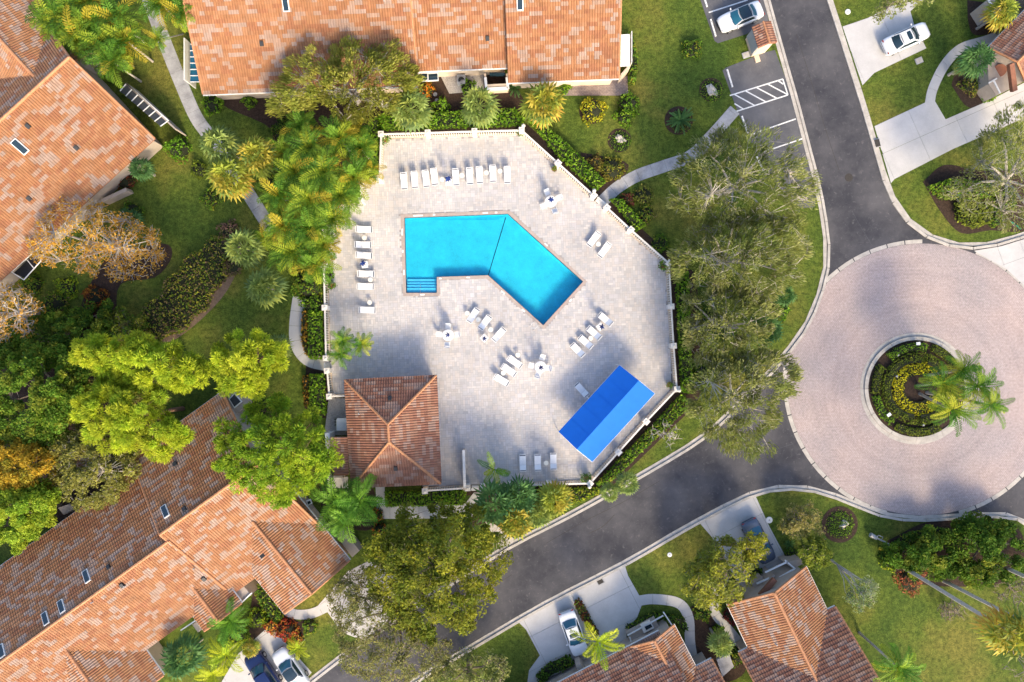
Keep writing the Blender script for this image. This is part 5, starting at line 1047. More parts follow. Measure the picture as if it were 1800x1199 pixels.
for k in ('palmtrunk', 'palebark'):
    me = bpy.data.meshes.new('palm_trunk'); me.from_pydata(TR.v, [], TR.f); me.materials.append(MAT[k]); me.polygons.foreach_set('use_smooth', [True]*len(me.polygons)); TRM[k] = me
cnt = 0
def palm(kind, label, px, py, r, z, name=None, base=None, tr=.14, trunk='palmtrunk', group=None, cat='palm', zs=1.0, sc_=1.0):
    global cnt; cnt += 1; top = W(px, py, z); b = W(*base) if base else Vector((top.x, top.y, 0))
    nm = name or {'sabal': 'fan_palm', 'sabald': 'fan_palm', 'sabaly': 'fan_palm', 'areca': 'areca_palm', 'sago': 'sago_palm'}.get(kind, 'feather_palm')
    root = thing(nm, label, cat, b, group=group); R = r*PX*(H-z)/H*sc_
    ms = CROWNS[kind]; c = bpy.data.objects.new('crown', ms[cnt % len(ms)]); COL.objects.link(c); c.parent = root; c.location = top-b; c.scale = (R, R, R*zs); c.rotation_euler = (random.uniform(-.08, .08), random.uniform(-.08, .08), random.random()*6.28)
    t = bpy.data.objects.new('trunk', TRM[trunk]); COL.objects.link(t); t.parent = root; d = top-b; t.scale = (tr, tr, d.length); t.rotation_euler = d.to_track_quat('Z', 'Y').to_euler()
    return root
fp = dict(group='fan palms')
for a in [('sabal', 'grey-green fan palm beside the end of the path below the upper left house', 388, 255, 40, 4.5), ('sabaly', 'bright fan palm right of the path in the upper left group of three', 455, 275, 42, 5), ('sabaly', 'lowest fan palm of the group of three by the path', 403, 312, 44, 4.5),
          ('sabal', 'fan palm at the left of the three above the top balustrade', 722, 192, 42, 4.0), ('sabal', 'middle fan palm of the three above the top balustrade', 842, 186, 40, 4.0), ('sabaly', 'right fan palm of the three with a skirt of yellow dead fronds', 955, 182, 44, 3.5),
          ('sabal', 'fan palm at the left end of the areca thicket beside the croton bed', 430, 437, 40, 4.5), ('sabal', 'fan palm beside the start of the curved walkway', 466, 505, 40, 4.0), ('sabald', 'dark fan palm against the eave at the bottom left', 322, 1155, 42, 4.0),
          ('sabal', 'small fan palm on the mulch between the two bottom houses', 1267, 1132, 26, 3.5), ('sabaly', 'fan palm in the top right corner by the house', 1760, 22, 32, 3.5), ('sabald', 'dark fan palm at the left of the clump below the deck', 870, 885, 46, 3.5),
          ('sabald', 'dark fan palm in the middle of the clump below the deck', 912, 872, 38, 3.0), ('sabaly', 'sunlit fan palm low in the clump below the deck', 905, 912, 40, 2.5), ('sabaly', 'fan palm at the right of the clump over the bottom balustrade', 975, 878, 36, 2.6), ('sabal', 'sunlit fan palm between clump and road', 945, 900, 32, 2.2), ('sabal', 'small fan palm leaning over the kerb, left of two', 1072, 866, 20, 3.0), ('sabal', 'small fan palm leaning over the kerb, right of two', 1103, 850, 24, 3.5),
          ('sabald', 'small dark fan palm at the eave corner of the upper left house', 248, 297, 24, 2.5), ('sabald', 'dark fan palm in the entry bed of the upper right house', 1716, 105, 34, 3.5), ('sabal', 'pale fan palm at the bend of the walk to the upper right house', 1690, 118, 15, 2.0), ('sabal', 'fan palm in the shade below the pines', 490, 610, 26, 3.0), ('sabald', 'dark palmetto under the lower oak near the kerb', 1345, 580, 34, 2.5), ('sabald', 'dark palmetto at the edge of the oak bed', 1380, 520, 22, 2.0), ('sabald', 'fan palm under the oak right of the balustrade', 1265, 590, 26, 2.2),
          ('sabaly', 'small fan palm by the bottom left driveway', 440, 1140, 18, 1.6), ('sabald', 'low palm shrub under the cypress by the tan wall', 228, 388, 26, 1.4)]:
    palm(*a, **fp)
b_ = dict(tr=.11, trunk='palebark')
palm('sabaly', 'tall slender fan palm on the right lawn, pale trunk beside the red coleus', 1775, 1112, 52, 15, base=(1580, 992), tr=.2, trunk='palebark')
palm('sabal', 'second tall slender fan palm running out of the lower right corner', 1850, 1120, 50, 15, base=(1657, 1020), tr=.18, trunk='palebark')
palm('sabal', 'third tall palm whose pale trunk leaves the thicket at the right edge', 1880, 1050, 50, 12, base=(1755, 992), tr=.2, trunk='palebark')
palm('royal', 'feather palm with slim trunk at the bottom edge of the right lawn', 1578, 1172, 46, 8, base=(1510, 1112), tr=.13, trunk='palebark')
ar = dict(group='areca palm thicket left of the pool', **b_)
AL = [(548, 262, 44, 5, 'under the yellow-green oak at the top'), (598, 245, 42, 5, 'by the top left hedge'), (636, 262, 36, 4.5, 'against the top left balustrade'), (520, 305, 44, 5, 'right of the bright fan palm'), (572, 305, 46, 5.5, 'in the upper middle'), (622, 312, 40, 5, 'above the stepped balustrade'), (492, 345, 42, 5, 'over the path at its left edge'),
      (545, 352, 46, 5.5, 'in the centre'), (598, 345, 38, 5, 'behind the stepped balustrade'), (500, 398, 42, 5, 'over the end of the grey path'), (548, 402, 44, 5, 'left of the planter palms'), (570, 430, 36, 4.5, 'leaning over the left balustrade'), (515, 445, 42, 4.5, 'at its lower left edge'), (555, 465, 40, 4.2, 'at its lower end'), (535, 225, 36, 4.2, 'in the shade of the house'), (500, 270, 34, 4.2, 'at its upper left edge'), (585, 385, 34, 4.6, 'beside the planter'), (650, 300, 26, 4, 'with fronds over the deck edge'), (628, 232, 30, 3.6, 'at its upper right tip'), (470, 420, 30, 3.8, 'at its far left edge')]
for x, y, r, z, s in AL: palm('areca', 'areca palm in the thicket left of the pool, '+s, x, y, r, z, **ar)
TLA = [(115, 28, 'at its left end over the roof'), (160, 45, 'in the upper middle'), (205, 35, 'at the upper right'), (140, 70, 'lower left over the eave'), (185, 82, 'in the lower middle'), (222, 72, 'at the right tip'), (200, 110, 'lowest, beside the lean-to'), (150, 5, 'cut by the top edge'), (95, 40, 'hanging over the tiled eave')]
for x, y, s in TLA: palm('areca', 'yellowish areca palm beside the upper left house, '+s, x, y, 44, 4.8, group='areca palms beside the upper left house', **b_)
for x, y, r, s in [(285, 8, 40, 'cut by the top edge over the path'), (320, 25, 34, 'against the left end of the top house'), (280, 70, 22, 'drooping alone over the path')]: palm('areca', 'yellow areca palm '+s, x, y, r, 5.5, base=(326+(x-300)*.2, 46+y*.2), tr=.06, trunk='palebark', group='areca palms over the path at the top')
for x, y, r, s in [(583, 370, 24, 'left'), (618, 356, 26, 'upper right'), (611, 383, 24, 'lowest')]: palm('coco', 'young feather palm in the corner planter by the loungers, %s of three' % s, x, y, r, 2.8, tr=.07, group='young palms in the corner planter')
for x, y, r, s in [(603, 598, 26, 'upper left'), (636, 605, 24, 'right'), (598, 622, 24, 'lower')]: palm('royal', 'dark feather palm leaning in over the left balustrade, %s of three' % s, x, y, r, 2.6, tr=.09, group='feather palms by the left balustrade')
palm('coco', 'young dark feather palm on the deck edge above the fan palm clump', 868, 825, 30, 2.8, tr=.07)
for x, y, r, s in [(590, 880, 48, 'left'), (632, 878, 46, 'upper right'), (610, 908, 46, 'lowest')]: palm('feather', 'dark feather palm below the lean-to of the pool house, %s of three' % s, x, y, r, 4.5, tr=.13, group='feather palms below the pool house')
for x, y, r, z, bx, by, s in [(1655, 674, 40, 6, 1612, 678, 'leftmost'), (1692, 650, 38, 6.5, 1628, 660, 'topmost'), (1718, 678, 42, 7.5, 1630, 672, 'right of centre'), (1672, 720, 44, 6.5, 1616, 692, 'lowest'), (1740, 712, 36, 8.5, 1628, 690, 'tallest, its fronds over the brick paving')]: palm('royal', 'feather palm on the roundabout island, '+s, x, y, r, z, base=(bx, by), tr=.15, group='palms on the roundabout island')
palm('bright', 'bright lime palm between the white car and the garage court', 1050, 1126, 42, 4.5, base=(1040, 1112), tr=.12)
for x, y, r, s in [(405, 1092, 40, 'over the curved hedge'), (398, 1150, 36, 'left of the navy car'), (375, 1185, 30, 'at the bottom edge')]: palm('feather' if r == 40 else 'bright', 'feather palm in the bottom left garden '+s, x, y, r, 3.2, tr=.1, group='palms in the bottom left garden')
palm('bright', 'yellow-green feathery palm beside the white car at the bottom left', 525, 1138, 22, 1.8, tr=.07)
palm('sago', 'sago palm in the ring bed on the upper lawn', 1195, 212, 22, .9, tr=.16); palm('sago', 'blue-green agave-like rosette below the courtyard wall of the top house', 905, 156, 14, .5, tr=.1, name='agave'); palm('sago', 'pale bromeliad rosette beside the driveway of the dark car', 1387, 956, 9, .4, tr=.06, name='bromeliad')
hedge('yellow-green ground cover under the sago palm', disc_px(1197, 214, 20, 14), .2, MIDG+CROT, .08, 70, 'ground_cover', None, .05, 'plant')
# potted plants in the deck corners
for x, y, r, s in [(914, 236, 7, 'top right corner of the deck'), (679, 248, 10, 'top left corner of the deck'), (974, 299, 5, 'slanted balustrade above the deck gate'), (1164, 469, 10, 'right corner pillar of the deck'), (1175, 676, 6, 'corner pillar right of the awning'), (1030, 838, 10, 'bottom corner pillar of the deck'), (586, 503, 8, 'left balustrade beside the loungers')]:
    root = thing('potted_plant', 'potted green plant at the '+s, 'potted plant', W(x, y), group='potted plants round the deck')
    MB().lathe([(.17, 0), (.24, .38), (.27, .4), (.22, .36)], n=14).build('pot', MAT['terracotta'], root, local=True)
    V, Fc, c = shrub_mesh(HEDGE+SABD, 220, .22, x, .8, .3); rr = r*PX*.95; mesh('foliage', V*np.array([rr, rr, .7])+np.array([0, 0, .4]), Fc, MAT['leaf'], root, local=True, col=c)

# ------------------------------------------------------------------ deck furniture
def make_lounger():
    r = thing('sun_lounger', '', 'lounger', group='white sun loungers on the pool deck'); Wd, L = .62, 1.72           # foot at -y end, head at +y
    y0, yb, y1 = -.84, .22, .80; zs = .36; zh = .66
    def rail(x): MB().bar((x, y0, zs), (x, yb, zs), .045, .05).bar((x, yb, zs), (x, y1, zh), .045, .05).build('side_rail', MAT['plastic'], r, True)
    rail(-Wd/2); rail(Wd/2)
    MB().grid([[(x, y, zs+.03-.018*(1-(2*x/Wd)**2)) for x in np.linspace(-Wd/2, Wd/2, 5)] for y in np.linspace(y0+.13, yb, 6)]).build('seat_sling', MAT['sling'], r, True, True)
    MB().grid([[(x, y, zs+.03+(zh-zs)*(y-yb)/(y1-yb)-.018*(1-(2*x/Wd)**2)) for x in np.linspace(-Wd/2, Wd/2, 5)] for y in np.linspace(yb+.015, y1-.1, 5)]).build('back_sling', MAT['sling'], r, True, True)
    MB().bar((-Wd/2, y0+.09, zs+.01), (Wd/2, y0+.09, zs+.01), .085, .03).build('foot_band', MAT['navy'], r, True)
    MB().bar((-Wd/2, y1-.05, zh-.015), (Wd/2, y1-.05, zh-.015), .05, .03).build('head_band', MAT['navy'], r, True)
    MB().bar((-Wd/2, y0, zs), (Wd/2, y0, zs), .05, .05).build('foot_rail', MAT['plastic'], r, True); MB().bar((-Wd/2, y1+.02, zh+.01), (Wd/2, y1+.02, zh+.01), .07, .06).build('head_rail', MAT['plastic'], r, True)
    for x in (-1, 1):
        for y in (y0+.2, yb+.1): MB().bar((x*Wd*.46, y, 0), (x*Wd*.46, y, zs), .045, .045).build('leg', MAT['plastic'], r, True)
    return r
LG = [((709.4, 305), (711, 333), 'first lounger from the left in the row above the pool'), ((727.8, 302), (729.9, 330.5), 'second lounger from the left in the row above the pool'), ((747.4, 300.5), (750.3, 328.5), 'third lounger from the left in the row above the pool'), ((762.1, 297), (765.2, 325), 'lounger just left of the closed umbrella in the row above the pool'),
      ((800.3, 298), (801.9, 326), 'lounger just right of the closed umbrella above the pool'), ((825.1, 296), (826.4, 324), 'fourth lounger from the right in the row above the pool'), ((842.2, 294), (843.9, 321.5), 'third lounger from the right in the row above the pool'), ((866, 291), (867, 320), 'second lounger from the right in the row above the pool'), ((891.3, 294), (891.9, 321.5), 'rightmost lounger in the row above the pool'),
      ((626.5, 402.9), (654, 403.8), 'topmost lounger in the column left of the pool'), ((624.5, 430), (652.5, 430.5), 'second lounger from the top in the column left of the pool'), ((626, 448), (654, 450), 'third lounger from the top, just above the left closed umbrella'), ((629.2, 481.3), (658.4, 481.9), 'fourth lounger from the top, just below the left closed umbrella'), ((627.9, 503.5), (658, 504), 'second lounger from the bottom in the column left of the pool'), ((630.9, 544.7), (661.3, 545.5), 'lowest lounger in the column left of the pool'),
      ((825, 564.5), (838.4, 544.5), 'upper left of three loungers below the inner pool corner'), ((845.5, 576.5), (859.7, 557.5), 'middle of three loungers below the inner pool corner'), ((869.2, 597), (884.7, 579.5), 'lower right of three loungers below the inner pool corner'),
      ((894, 628.5), (916, 644), 'upper of three slanted loungers left of the lower round table'), ((884.2, 643.8), (904.5, 657.6), 'middle of three slanted loungers left of the lower round table'), ((870.9, 662), (892, 674.3), 'lowest of three slanted loungers left of the lower round table'),
      ((1073.5, 569.3), (1054.5, 553.3), 'upper right of four slanted loungers right of the deep end'), ((1053.5, 593.5), (1034.5, 577), 'second of four slanted loungers below the square umbrella table'), ((1038.5, 609.3), (1019.9, 593.3), 'third of four slanted loungers right of the deep end'), ((1023.9, 624.3), (1006.6, 606.6), 'lowest of four slanted loungers right of the deep end'),
      ((1051.8, 410), (1035.3, 431.5), 'left of two loungers near the slanted balustrade'), ((1070.5, 428.7), (1054, 450.8), 'right of two loungers near the slanted balustrade'), ((1031.6, 695.5), (1013.4, 675.6), 'single lounger beside the blue awning'),
      ((919.5, 828), (918.5, 799.5), 'left of three loungers along the bottom balustrade'), ((945.5, 827), (945, 799), 'middle of three loungers along the bottom balustrade'), ((973, 825.5), (972.5, 796.5), 'right of three loungers along the bottom balustrade')]
proto = make_lounger()
for i, (h, f_, lb) in enumerate(LG):
    a, b = W(*h, .5), W(*f_, .36); d = a-b; c = (a+b)/2; o = proto if i == 0 else dup(proto, (0, 0, 0), 0)
    o.location = (c.x, c.y, .045); o.rotation_euler = (0, 0, math.atan2(d.y, d.x)-math.pi/2); o['label'] = 'white '+lb
def make_side_table():
    r = thing('side_table', '', 'side table', group='small round side tables')
    MB().lathe([(.02, .44), (.235, .44), (.25, .455), (.25, .475), (.235, .485), (.02, .48)], n=20).build('table_top', MAT['ivory'], r, True)
    for k in range(3): a = k*2.094; MB().bar((.17*math.cos(a), .17*math.sin(a), 0), (.12*math.cos(a), .12*math.sin(a), .44), .04, .04).build('leg', MAT['ivory'], r, True)
    return r
ST = [(777.4, 315.5, 'left of the closed umbrella in the top row'), (811.8, 308.4, 'between the fifth and sixth lounger of the top row'), (855, 303.8, 'second from the right in the top row'), (878.9, 300.8, 'at the right end of the top row'), (640.5, 418, 'near the top of the left column'), (651.1, 491.9, 'third from the bottom of the left column, below the umbrella'), (649.8, 531.7, 'above the lowest lounger of the left column'),
      (821.3, 550.7, 'left of the three loungers below the inner pool corner'), (840.7, 561.7, 'between the upper two loungers below the inner pool corner'), (862.6, 579.6, 'between the lower two loungers below the inner pool corner'), (910.2, 624, 'above the three slanted loungers'), (884.6, 655.7, 'between the lower two of the three slanted loungers'), (1038.4, 594.6, 'between the middle two of four slanted loungers'), (1051.8, 429.2, 'between the two loungers near the slanted balustrade'), (960, 813.8, 'between loungers along the bottom balustrade')]
sp_ = make_side_table()
for i, (x, y, s) in enumerate(ST):
    o = sp_ if i == 0 else dup(sp_, (0, 0, 0), 0); p = W(x, y, .47); o.location = (p.x, p.y, .045); o.rotation_euler = (0, 0, random.random()*2); o['label'] = 'small round ivory side table '+s
def make_umbrella():
    r = thing('closed_umbrella', '', 'umbrella', group='closed navy umbrellas')
    MB().tube((0, 0, 0), (0, 0, 2.45), .022, .018, 8).build('pole', MAT['plastic'], r, True)
    star = lambda i, rr: (1.15 if i % 3 == 0 else .55+.12*math.sin(i*2.3)); m = MB().lathe([(.16, 1.15), (.30, 1.3), (.24, 1.75), (.13, 2.2), (.03, 2.42)], n=18, star=star)
    m.build('canopy', MAT['umbrella'], r, True); MB().lathe([(.01, 2.40), (.03, 2.44), (.012, 2.5)], n=8).build('finial', MAT['plastic'], r, True)
    MB().lathe([(.25, 0), (.25, .06), (.05, .09), (.04, .3)], n=16).build('base', MAT['plastic'], r, True)
    return r
UM = [(789, 319.5, 'over the square table in the top lounger row'), (641.3, 465, 'over the square table in the left lounger column'), (851.3, 595.0, 'over the square table beside the loungers below the inner pool corner'), (1055.5, 575, 'over the square table among four slanted loungers'), (787.9, 589.2, 'in the round table left of the pool bend'), (950.1, 645, 'in the round table below the deep end'), (968, 354.5, 'in the round table above the pool')]
um = make_umbrella()
for i, (x, y, s) in enumerate(UM):
    p = W(x, y, .6); o = um if i == 0 else dup(um, (0, 0, 0), 0); o.location = (p.x, p.y, .045); o.rotation_euler = (random.uniform(-.03, .03), random.uniform(-.03, .03), random.random()*6); o['label'] = 'closed navy umbrella '+s
def make_square_table():
    r = thing('square_table', '', 'table', group='square white umbrella tables'); MB().box((0, 0, .5), (.66, .66, .035)).build('table_top', MAT['plastic'], r, True)
    for x in (-1, 1):
        for y in (-1, 1): MB().box((x*.28, y*.28, .24), (.045, .045, .48)).build('leg', MAT['plastic'], r, True)
    return r
sq = make_square_table()
for i, (x, y, a, s) in enumerate([(789, 320.5, 0, 'in the top lounger row'), (641.3, 465.5, .1, 'in the left lounger column'), (851.3, 594.5, -.75, 'below the inner pool corner'), (1055, 574.5, .75, 'among the four slanted loungers')]):
    o = sq if i == 0 else dup(sq, (0, 0, 0), 0); p = W(x, y, .5); o.location = (p.x, p.y, .045); o.rotation_euler = (0, 0, a); o['label'] = 'square white table under the closed umbrella '+s
def make_round_table():
    r = thing('round_table', '', 'table', group='round white dining tables'); MB().lathe([(.03, .71), (.58, .71), (.60, .725), (.60, .745), (.58, .755), (.03, .755)], n=32).build('table_top', MAT['plastic'], r, True)
    for k in range(4): a = k*math.pi/2+.78; MB().bar((.42*math.cos(a), .42*math.sin(a), 0), (.40*math.cos(a), .40*math.sin(a), .71), .04, .04).build('leg', MAT['plastic'], r, True)
    return r
def make_chair():
    r = thing('deck_chair', '', 'chair', group='white dining chairs'); MB().grid([[(x, y, .43-.015*(1-(x/.24)**2)) for x in (-.24, -.1, .1, .24)] for y in (-.24, 0, .22)]).build('seat', MAT['sling'], r, True, True)
    MB().grid([[(x, -.24-.12*t, .46+.42*t) for x in (-.24, 0, .24)] for t in (0, .5, 1)]).build('backrest', MAT['sling'], r, True)
    MB().bar((-.26, -.37, .89), (.26, -.37, .89), .035, .035).build('back_rail', MAT['plastic'], r, True)
    for x in (-1, 1):
        MB().bar((x*.27, -.28, .64), (x*.27, .22, .64), .04, .03).build('armrest', MAT['plastic'], r, True); MB().bar((x*.25, -.25, .44), (x*.25, -.37, .9), .035, .035).build('back_post', MAT['plastic'], r, True)
        for y in (-.24, .22): MB().bar((x*.26, y, 0), (x*.26, y, .64), .035, .035).build('leg', MAT['plastic'], r, True)
    return r
rt = make_round_table(); chp = make_chair(); first = True
for i, (x, y, s, chs) in enumerate([(787.9, 589.2, 'left of the pool bend', [(330, 540, 'upper'), (165, 695, 'left'), (515, 695, 'right'), (315, 900, 'lower')]), (950.1, 645, 'below the deep end', [(1235, 355, 'upper'), (1025, 515, 'left'), (1365, 560, 'right'), (1150, 700, 'lower')]), (968, 354.5, 'above the pool', [(275, 165, 'upper'), (445, 240, 'right'), (220, 360, 'left'), (385, 430, 'lower')])]):
    o = rt if i == 0 else dup(rt, (0, 0, 0), 0); p = W(x, y, .74); o.location = (p.x, p.y, .045); o['label'] = 'round white dining table with closed umbrella '+s
    for cx, cy, w_ in chs:
        qx, qy = ((760+cx/11.99, 530+cy/11.99), (850+cx/11.99, 600+cy/11.99), (930+cx/8.56, 320+cy/8.56))[i]; q = W(qx, qy, .55)
        dd = Vector((p.x-q.x, p.y-q.y, 0)); dist = max(.78, dd.length); dd.normalize(); q = p-dd*dist
        c = chp if first else dup(chp, (0, 0, 0), 0); first = False
        c.location = (q.x, q.y, .045); c.rotation_euler = (0, 0, math.atan2(dd.y, dd.x)-math.pi/2+random.uniform(-.15, .15)); c['label'] = 'white sling chair, %s of four at the round table %s' % (w_, s)
# awning
aw = thing('shade_canopy', 'large blue pitched shade canopy in the lower right of the deck', 'canopy', W(1066, 727))
ec = [W(1089, 642, 2.4), W(1151, 692, 2.4), W(1041, 812, 2.4), W(982, 759, 2.4)]; ra, rb = W(1123, 669, 3.5), W(1014, 790, 3.5)
def cloth(q, nm):
    g = []
    for i in range(9):
        s = i/8; row = []
        for j in range(9):
            t = j/8; p = q[0].lerp(q[1], t).lerp(q[3].lerp(q[2], t), s); row.append(p-Vector((0, 0, .05*math.sin(math.pi*s)*abs(math.sin(math.pi*t*2)))))
        g.append(row)
    MB().grid(g).build(nm, MAT['awning'], aw, smooth=True)
cloth([ra, rb, ec[3], ec[0]], 'canopy_panel'); cloth([ra, rb, ec[2], ec[1]], 'canopy_panel')
for t in (.2, .4, .6, .8):
    for q in ((ec[3], ec[0]), (ec[2], ec[1])): a_, b_2 = ra.lerp(rb, t), q[1].lerp(q[0], t); sag = .05*abs(math.sin(math.pi*t*2)); m_ = a_.lerp(b_2, .5)-Vector((0, 0, sag-.012)); MB().bar(a_+Vector((0, 0, .01)), m_, .035, .012).bar(m_, b_2+Vector((0, 0, .01)), .035, .012).build('seam', MAT['awning'], aw)
for a, b in ((ec[0], ec[3]), (ec[1], ec[2]), (ra, rb), (ec[0], ra), (ra, ec[1]), (ec[2], rb), (rb, ec[3])): MB().tube(a-Vector((0, 0, .05)), b-Vector((0, 0, .05)), .035, .035, 8).build('frame_tube', MAT['white'], aw)
for a, b in ((ec[0], ec[3]), (ec[1], ec[2])):
    MB().bar(a-Vector((0, 0, .09)), b-Vector((0, 0, .09)), .02, .16).build('valance', MAT['awning'], aw)
    for t in (0, .5, 1): p = a.lerp(b, t); MB().tube((p.x, p.y, .03), p-Vector((0, 0, .04)), .04, .04, 8).build('post', MAT['white'], aw)
for i, (x, y, s) in enumerate([(1080, 690, 'upper'), (1050, 725, 'lower')]):
    p = W(x, y, .74); o = dup(rt, (p.x, p.y, .045), .4, 'white round table under the blue canopy, %s of two' % s)

# ------------------------------------------------------------------ cars
def make_car(label, paint, L=4.75, Wd=1.84, Ht=1.44, roof=None, sunroof=False, wind='blueglass', nose=1.0, suv=False):
    r = thing('parked_car', label, 'car', group='cars parked on driveways and in the bay'); h = L/2; w = Wd/2
    X = np.array([-1, -.985, -.93, -.8, -.6, -.35, 0, .3, .5, .68, .82, .92, .98, 1.0])*h
    wf = [.62, .80, .91, .97, 1, 1, 1, 1, .99, .97, .93, .85, .72, .52]; zt = np.array([.72, .86, .95, .985, .98, .96, .95, .955, .955, .93, .88, .80, .70, .60])+(.12 if suv else 0); zb = [.42, .34, .26, .24, .22, .2, .2, .2, .22, .24, .26, .3, .36, .42]
    g = []
    for x, f_, t, b in zip(X, wf, zt, zb):
        a = w*f_; g.append([(x, -a*.9, b), (x, -a, b+.18), (x, -a, t-.22), (x, -a*.965, t-.1), (x, -a*.86, t-.02), (x, -a*.5, t+.012), (x, 0, t+.02), (x, a*.5, t+.012), (x, a*.86, t-.02), (x, a*.965, t-.1), (x, a, t-.22), (x, a, b+.18), (x, a*.9, b)])
    m = MB().grid(g); n = len(g[0]); V0 = len(m.v); m.f += [tuple(range(n))[::-1], tuple(range((len(g)-1)*n, len(g)*n))]
    body = m.build('body', MAT[paint], r, True, True)
    zbase = .93+(.12 if suv else 0)
    def cab(x, f_, z): return [(x, -w*f_, z)]
    # greenhouse stations: x, half width at that height, z
    xr0, xr1, xf1, xf0 = (-.78*h if suv else -.66*h), (-.62*h if suv else -.36*h), .10*h, .42*h
    wb, wt = w*.86, w*.66
    def surf(xa, wa, za, xb, wbv, zb_, bow, nm, mat, lift=0.0, ny=9, nx=4, par=None, mar=0.0):
        g = []
        for i in range(nx):
            t = mar+(1-2*mar)*i/(nx-1); x = xa+(xb-xa)*t; hw = (wa+(wbv-wa)*t)*(1-mar*1.1); z = za+(zb_-za)*t+.035*math.sin(math.pi*t)
            g.append([(x+bow*(1-(2*j/(ny-1)-1)**2), hw*(2*j/(ny-1)-1), z+lift-.03*(2*j/(ny-1)-1)**2) for j in range(ny)])
        return MB().grid(g).build(nm, MAT[mat], par or r, True, True)
    top = Ht
    cb = surf(xf1, wt, top, xf0, wb, zbase, .14, 'windscreen_frame', paint)
    surf(xr0, wb, zbase, xr1, wt, top, -.10, 'rear_frame', paint); surf(xr1, wt, top, xf1, wt, top, .03, 'roof', roof or paint, 0.004)
    surf(xf1, wt, top, xf0, wb, zbase, .14, 'windscreen', wind, .02, mar=.07); surf(xr0, wb, zbase, xr1, wt, top, -.10, 'rear_window', wind, .02, mar=.1)
    if sunroof: surf(xr1+(xf1-xr1)*.45, wt*.72, top+.012, xf1-.12, wt*.72, top+.012, .02, 'sunroof', 'glass', .018)
    for s in (-1, 1):
        pts = [(xr0+.15, s*(wb+.01), zbase-.05), (xf0-.1, s*(wb+.01), zbase-.05), (xf1, s*(wt+.01), top-.03), (xr1, s*(wt+.01), top-.03)]
        MB().add(pts, [(0, 1, 2, 3)]).build('cabin_side', MAT[paint], r, True)
        c = np.mean(pts, axis=0); q = [tuple(c+(np.array(p)-c)*np.array([.9, 1, .78])+np.array([0, s*.012, .004])) for p in pts]; MB().add(q, [(0, 1, 2, 3)]).build('side_window', MAT['glass'], r, True)
        mm = MB().box((xf0-.22, s*(w+.09), zbase+.02), (.13, .2, .13), 0, .8).build('mirror', MAT[paint], r, True)
        MB().box((h*.9, s*w*.62, .70), (.28, .3, .07), -s*.5).build('headlight', MAT['rim'], r, True); MB().box((-h*.965, s*w*.62, .84), (.10, .42, .09), s*.25).build('tail_light', MAT['redlamp'], r, True)
        for x in (-.58*h, .60*h):
            wh = MB().tube((x, s*(w-.2), .33), (x, s*(w+.015), .33), .33, .32, 20).build('tyre', MAT['black'], r, True); MB().tube((x, s*(w+.012), .33), (x, s*(w+.03), .33), .21, .2, 14).build('rim', MAT['rim'], wh, True)
    MB().box((h*.985, 0, .44), (.08, 1.0, .2)).build('grille', MAT['black'], r, True); MB().box((-h*.985, 0, .55), (.06, .5, .13)).build('number_plate', MAT['white'], r, True)
    for s in (-.3, .3): MB().bar((xf0+.10, s*w*1.1-.1, zbase+.05), (xf0+.02, s*w*1.1+.45, zbase+.09), .03, .02).build('wiper', MAT['black'], r, True)
    MB().bar((.30*h, -w*.84, zbase+.055), (.30*h+.001, w*.84, zbase+.055), .012, .004).build('bonnet_seam', MAT['black'], r, True)
    return r
def park(car, front, back, z=.035):
    a, b = W(*front, .7), W(*back, .7); d = a-b; c = (a+b)/2; car.location = (c.x, c.y, z); car.rotation_euler = (0, 0, math.atan2(d.y, d.x))
park(make_car('white car with black glass roof parked in the upper bay beside the kiosk', 'whitecar', 4.7, 1.85, roof='glass'), (1264, 45), (1339, 14), .015)
park(make_car('white sedan with sunroof parked on the upper right driveway', 'whitecar', 4.95, 1.86, sunroof=True, wind='glass'), (1632, 50), (1554, 85))
park(make_car('white sedan under the lime palm on the bottom driveway', 'whitecar', 4.8, 1.84, sunroof=True, wind='blueglass'), (1022, 1152), (994, 1074))
park(make_car('dark slate car partly under a yellow-green branch on the lower right driveway', 'darkcar', 4.85, 1.85), (1354, 990), (1314, 913))
park(make_car('white car with black roof at the bottom edge of the lower left driveway', 'whitecar', 4.7, 1.85, roof='glass'), (488, 1144), (533, 1208))
park(make_car('navy blue sport utility vehicle at the bottom edge beside the white car', 'bluecar', 4.9, 1.95, 1.7, suv=True, wind='blueglass'), (441, 1150), (486, 1216))

# ------------------------------------------------------------------ small things
s = thing('street_sign', 'green street name sign on a post at the kerb above the roundabout', 'sign', W(1752, 402)); MB().tube(W(1752, 402), W(1752, 402)+Vector((0, 0, 2.6)), .04, .04, 8).build('post', MAT['darkmetal'], s)
t = W(1752, 402); MB().bar(t+Vector((-.45, .35, 2.55)), t+Vector((.05, -.03, 2.55)), .03, .2).build('sign_blade', MAT['green'], s); MB().bar(t+Vector((.02, -.1, 2.75)), t+Vector((.42, -.5, 2.75)), .03, .2).build('sign_blade', MAT['green'], s)
for x, y, r_, s in [(1490, 21, .28, 'white utility cover on the verge beside the upper right road'), (1352, 914, .34, 'pale round cover in the lawn right of the dark car'), (1177, 975, .24, 'small white cover in the lawn beside the bottom driveway'), (1309, 1147, .18, 'small white drain cap behind the bottom gabled house')]:
    o = thing('utility_cover', s, 'utility cover', W(x, y)); MB().lathe([(r_, 0), (r_, .05), (r_*.9, .07)], n=20).build('lid', MAT['plastic'], o, True); MB().lathe([(r_*.25, .07), (r_*.2, .085)], n=10).build('handle', MAT['grey'], o, True)
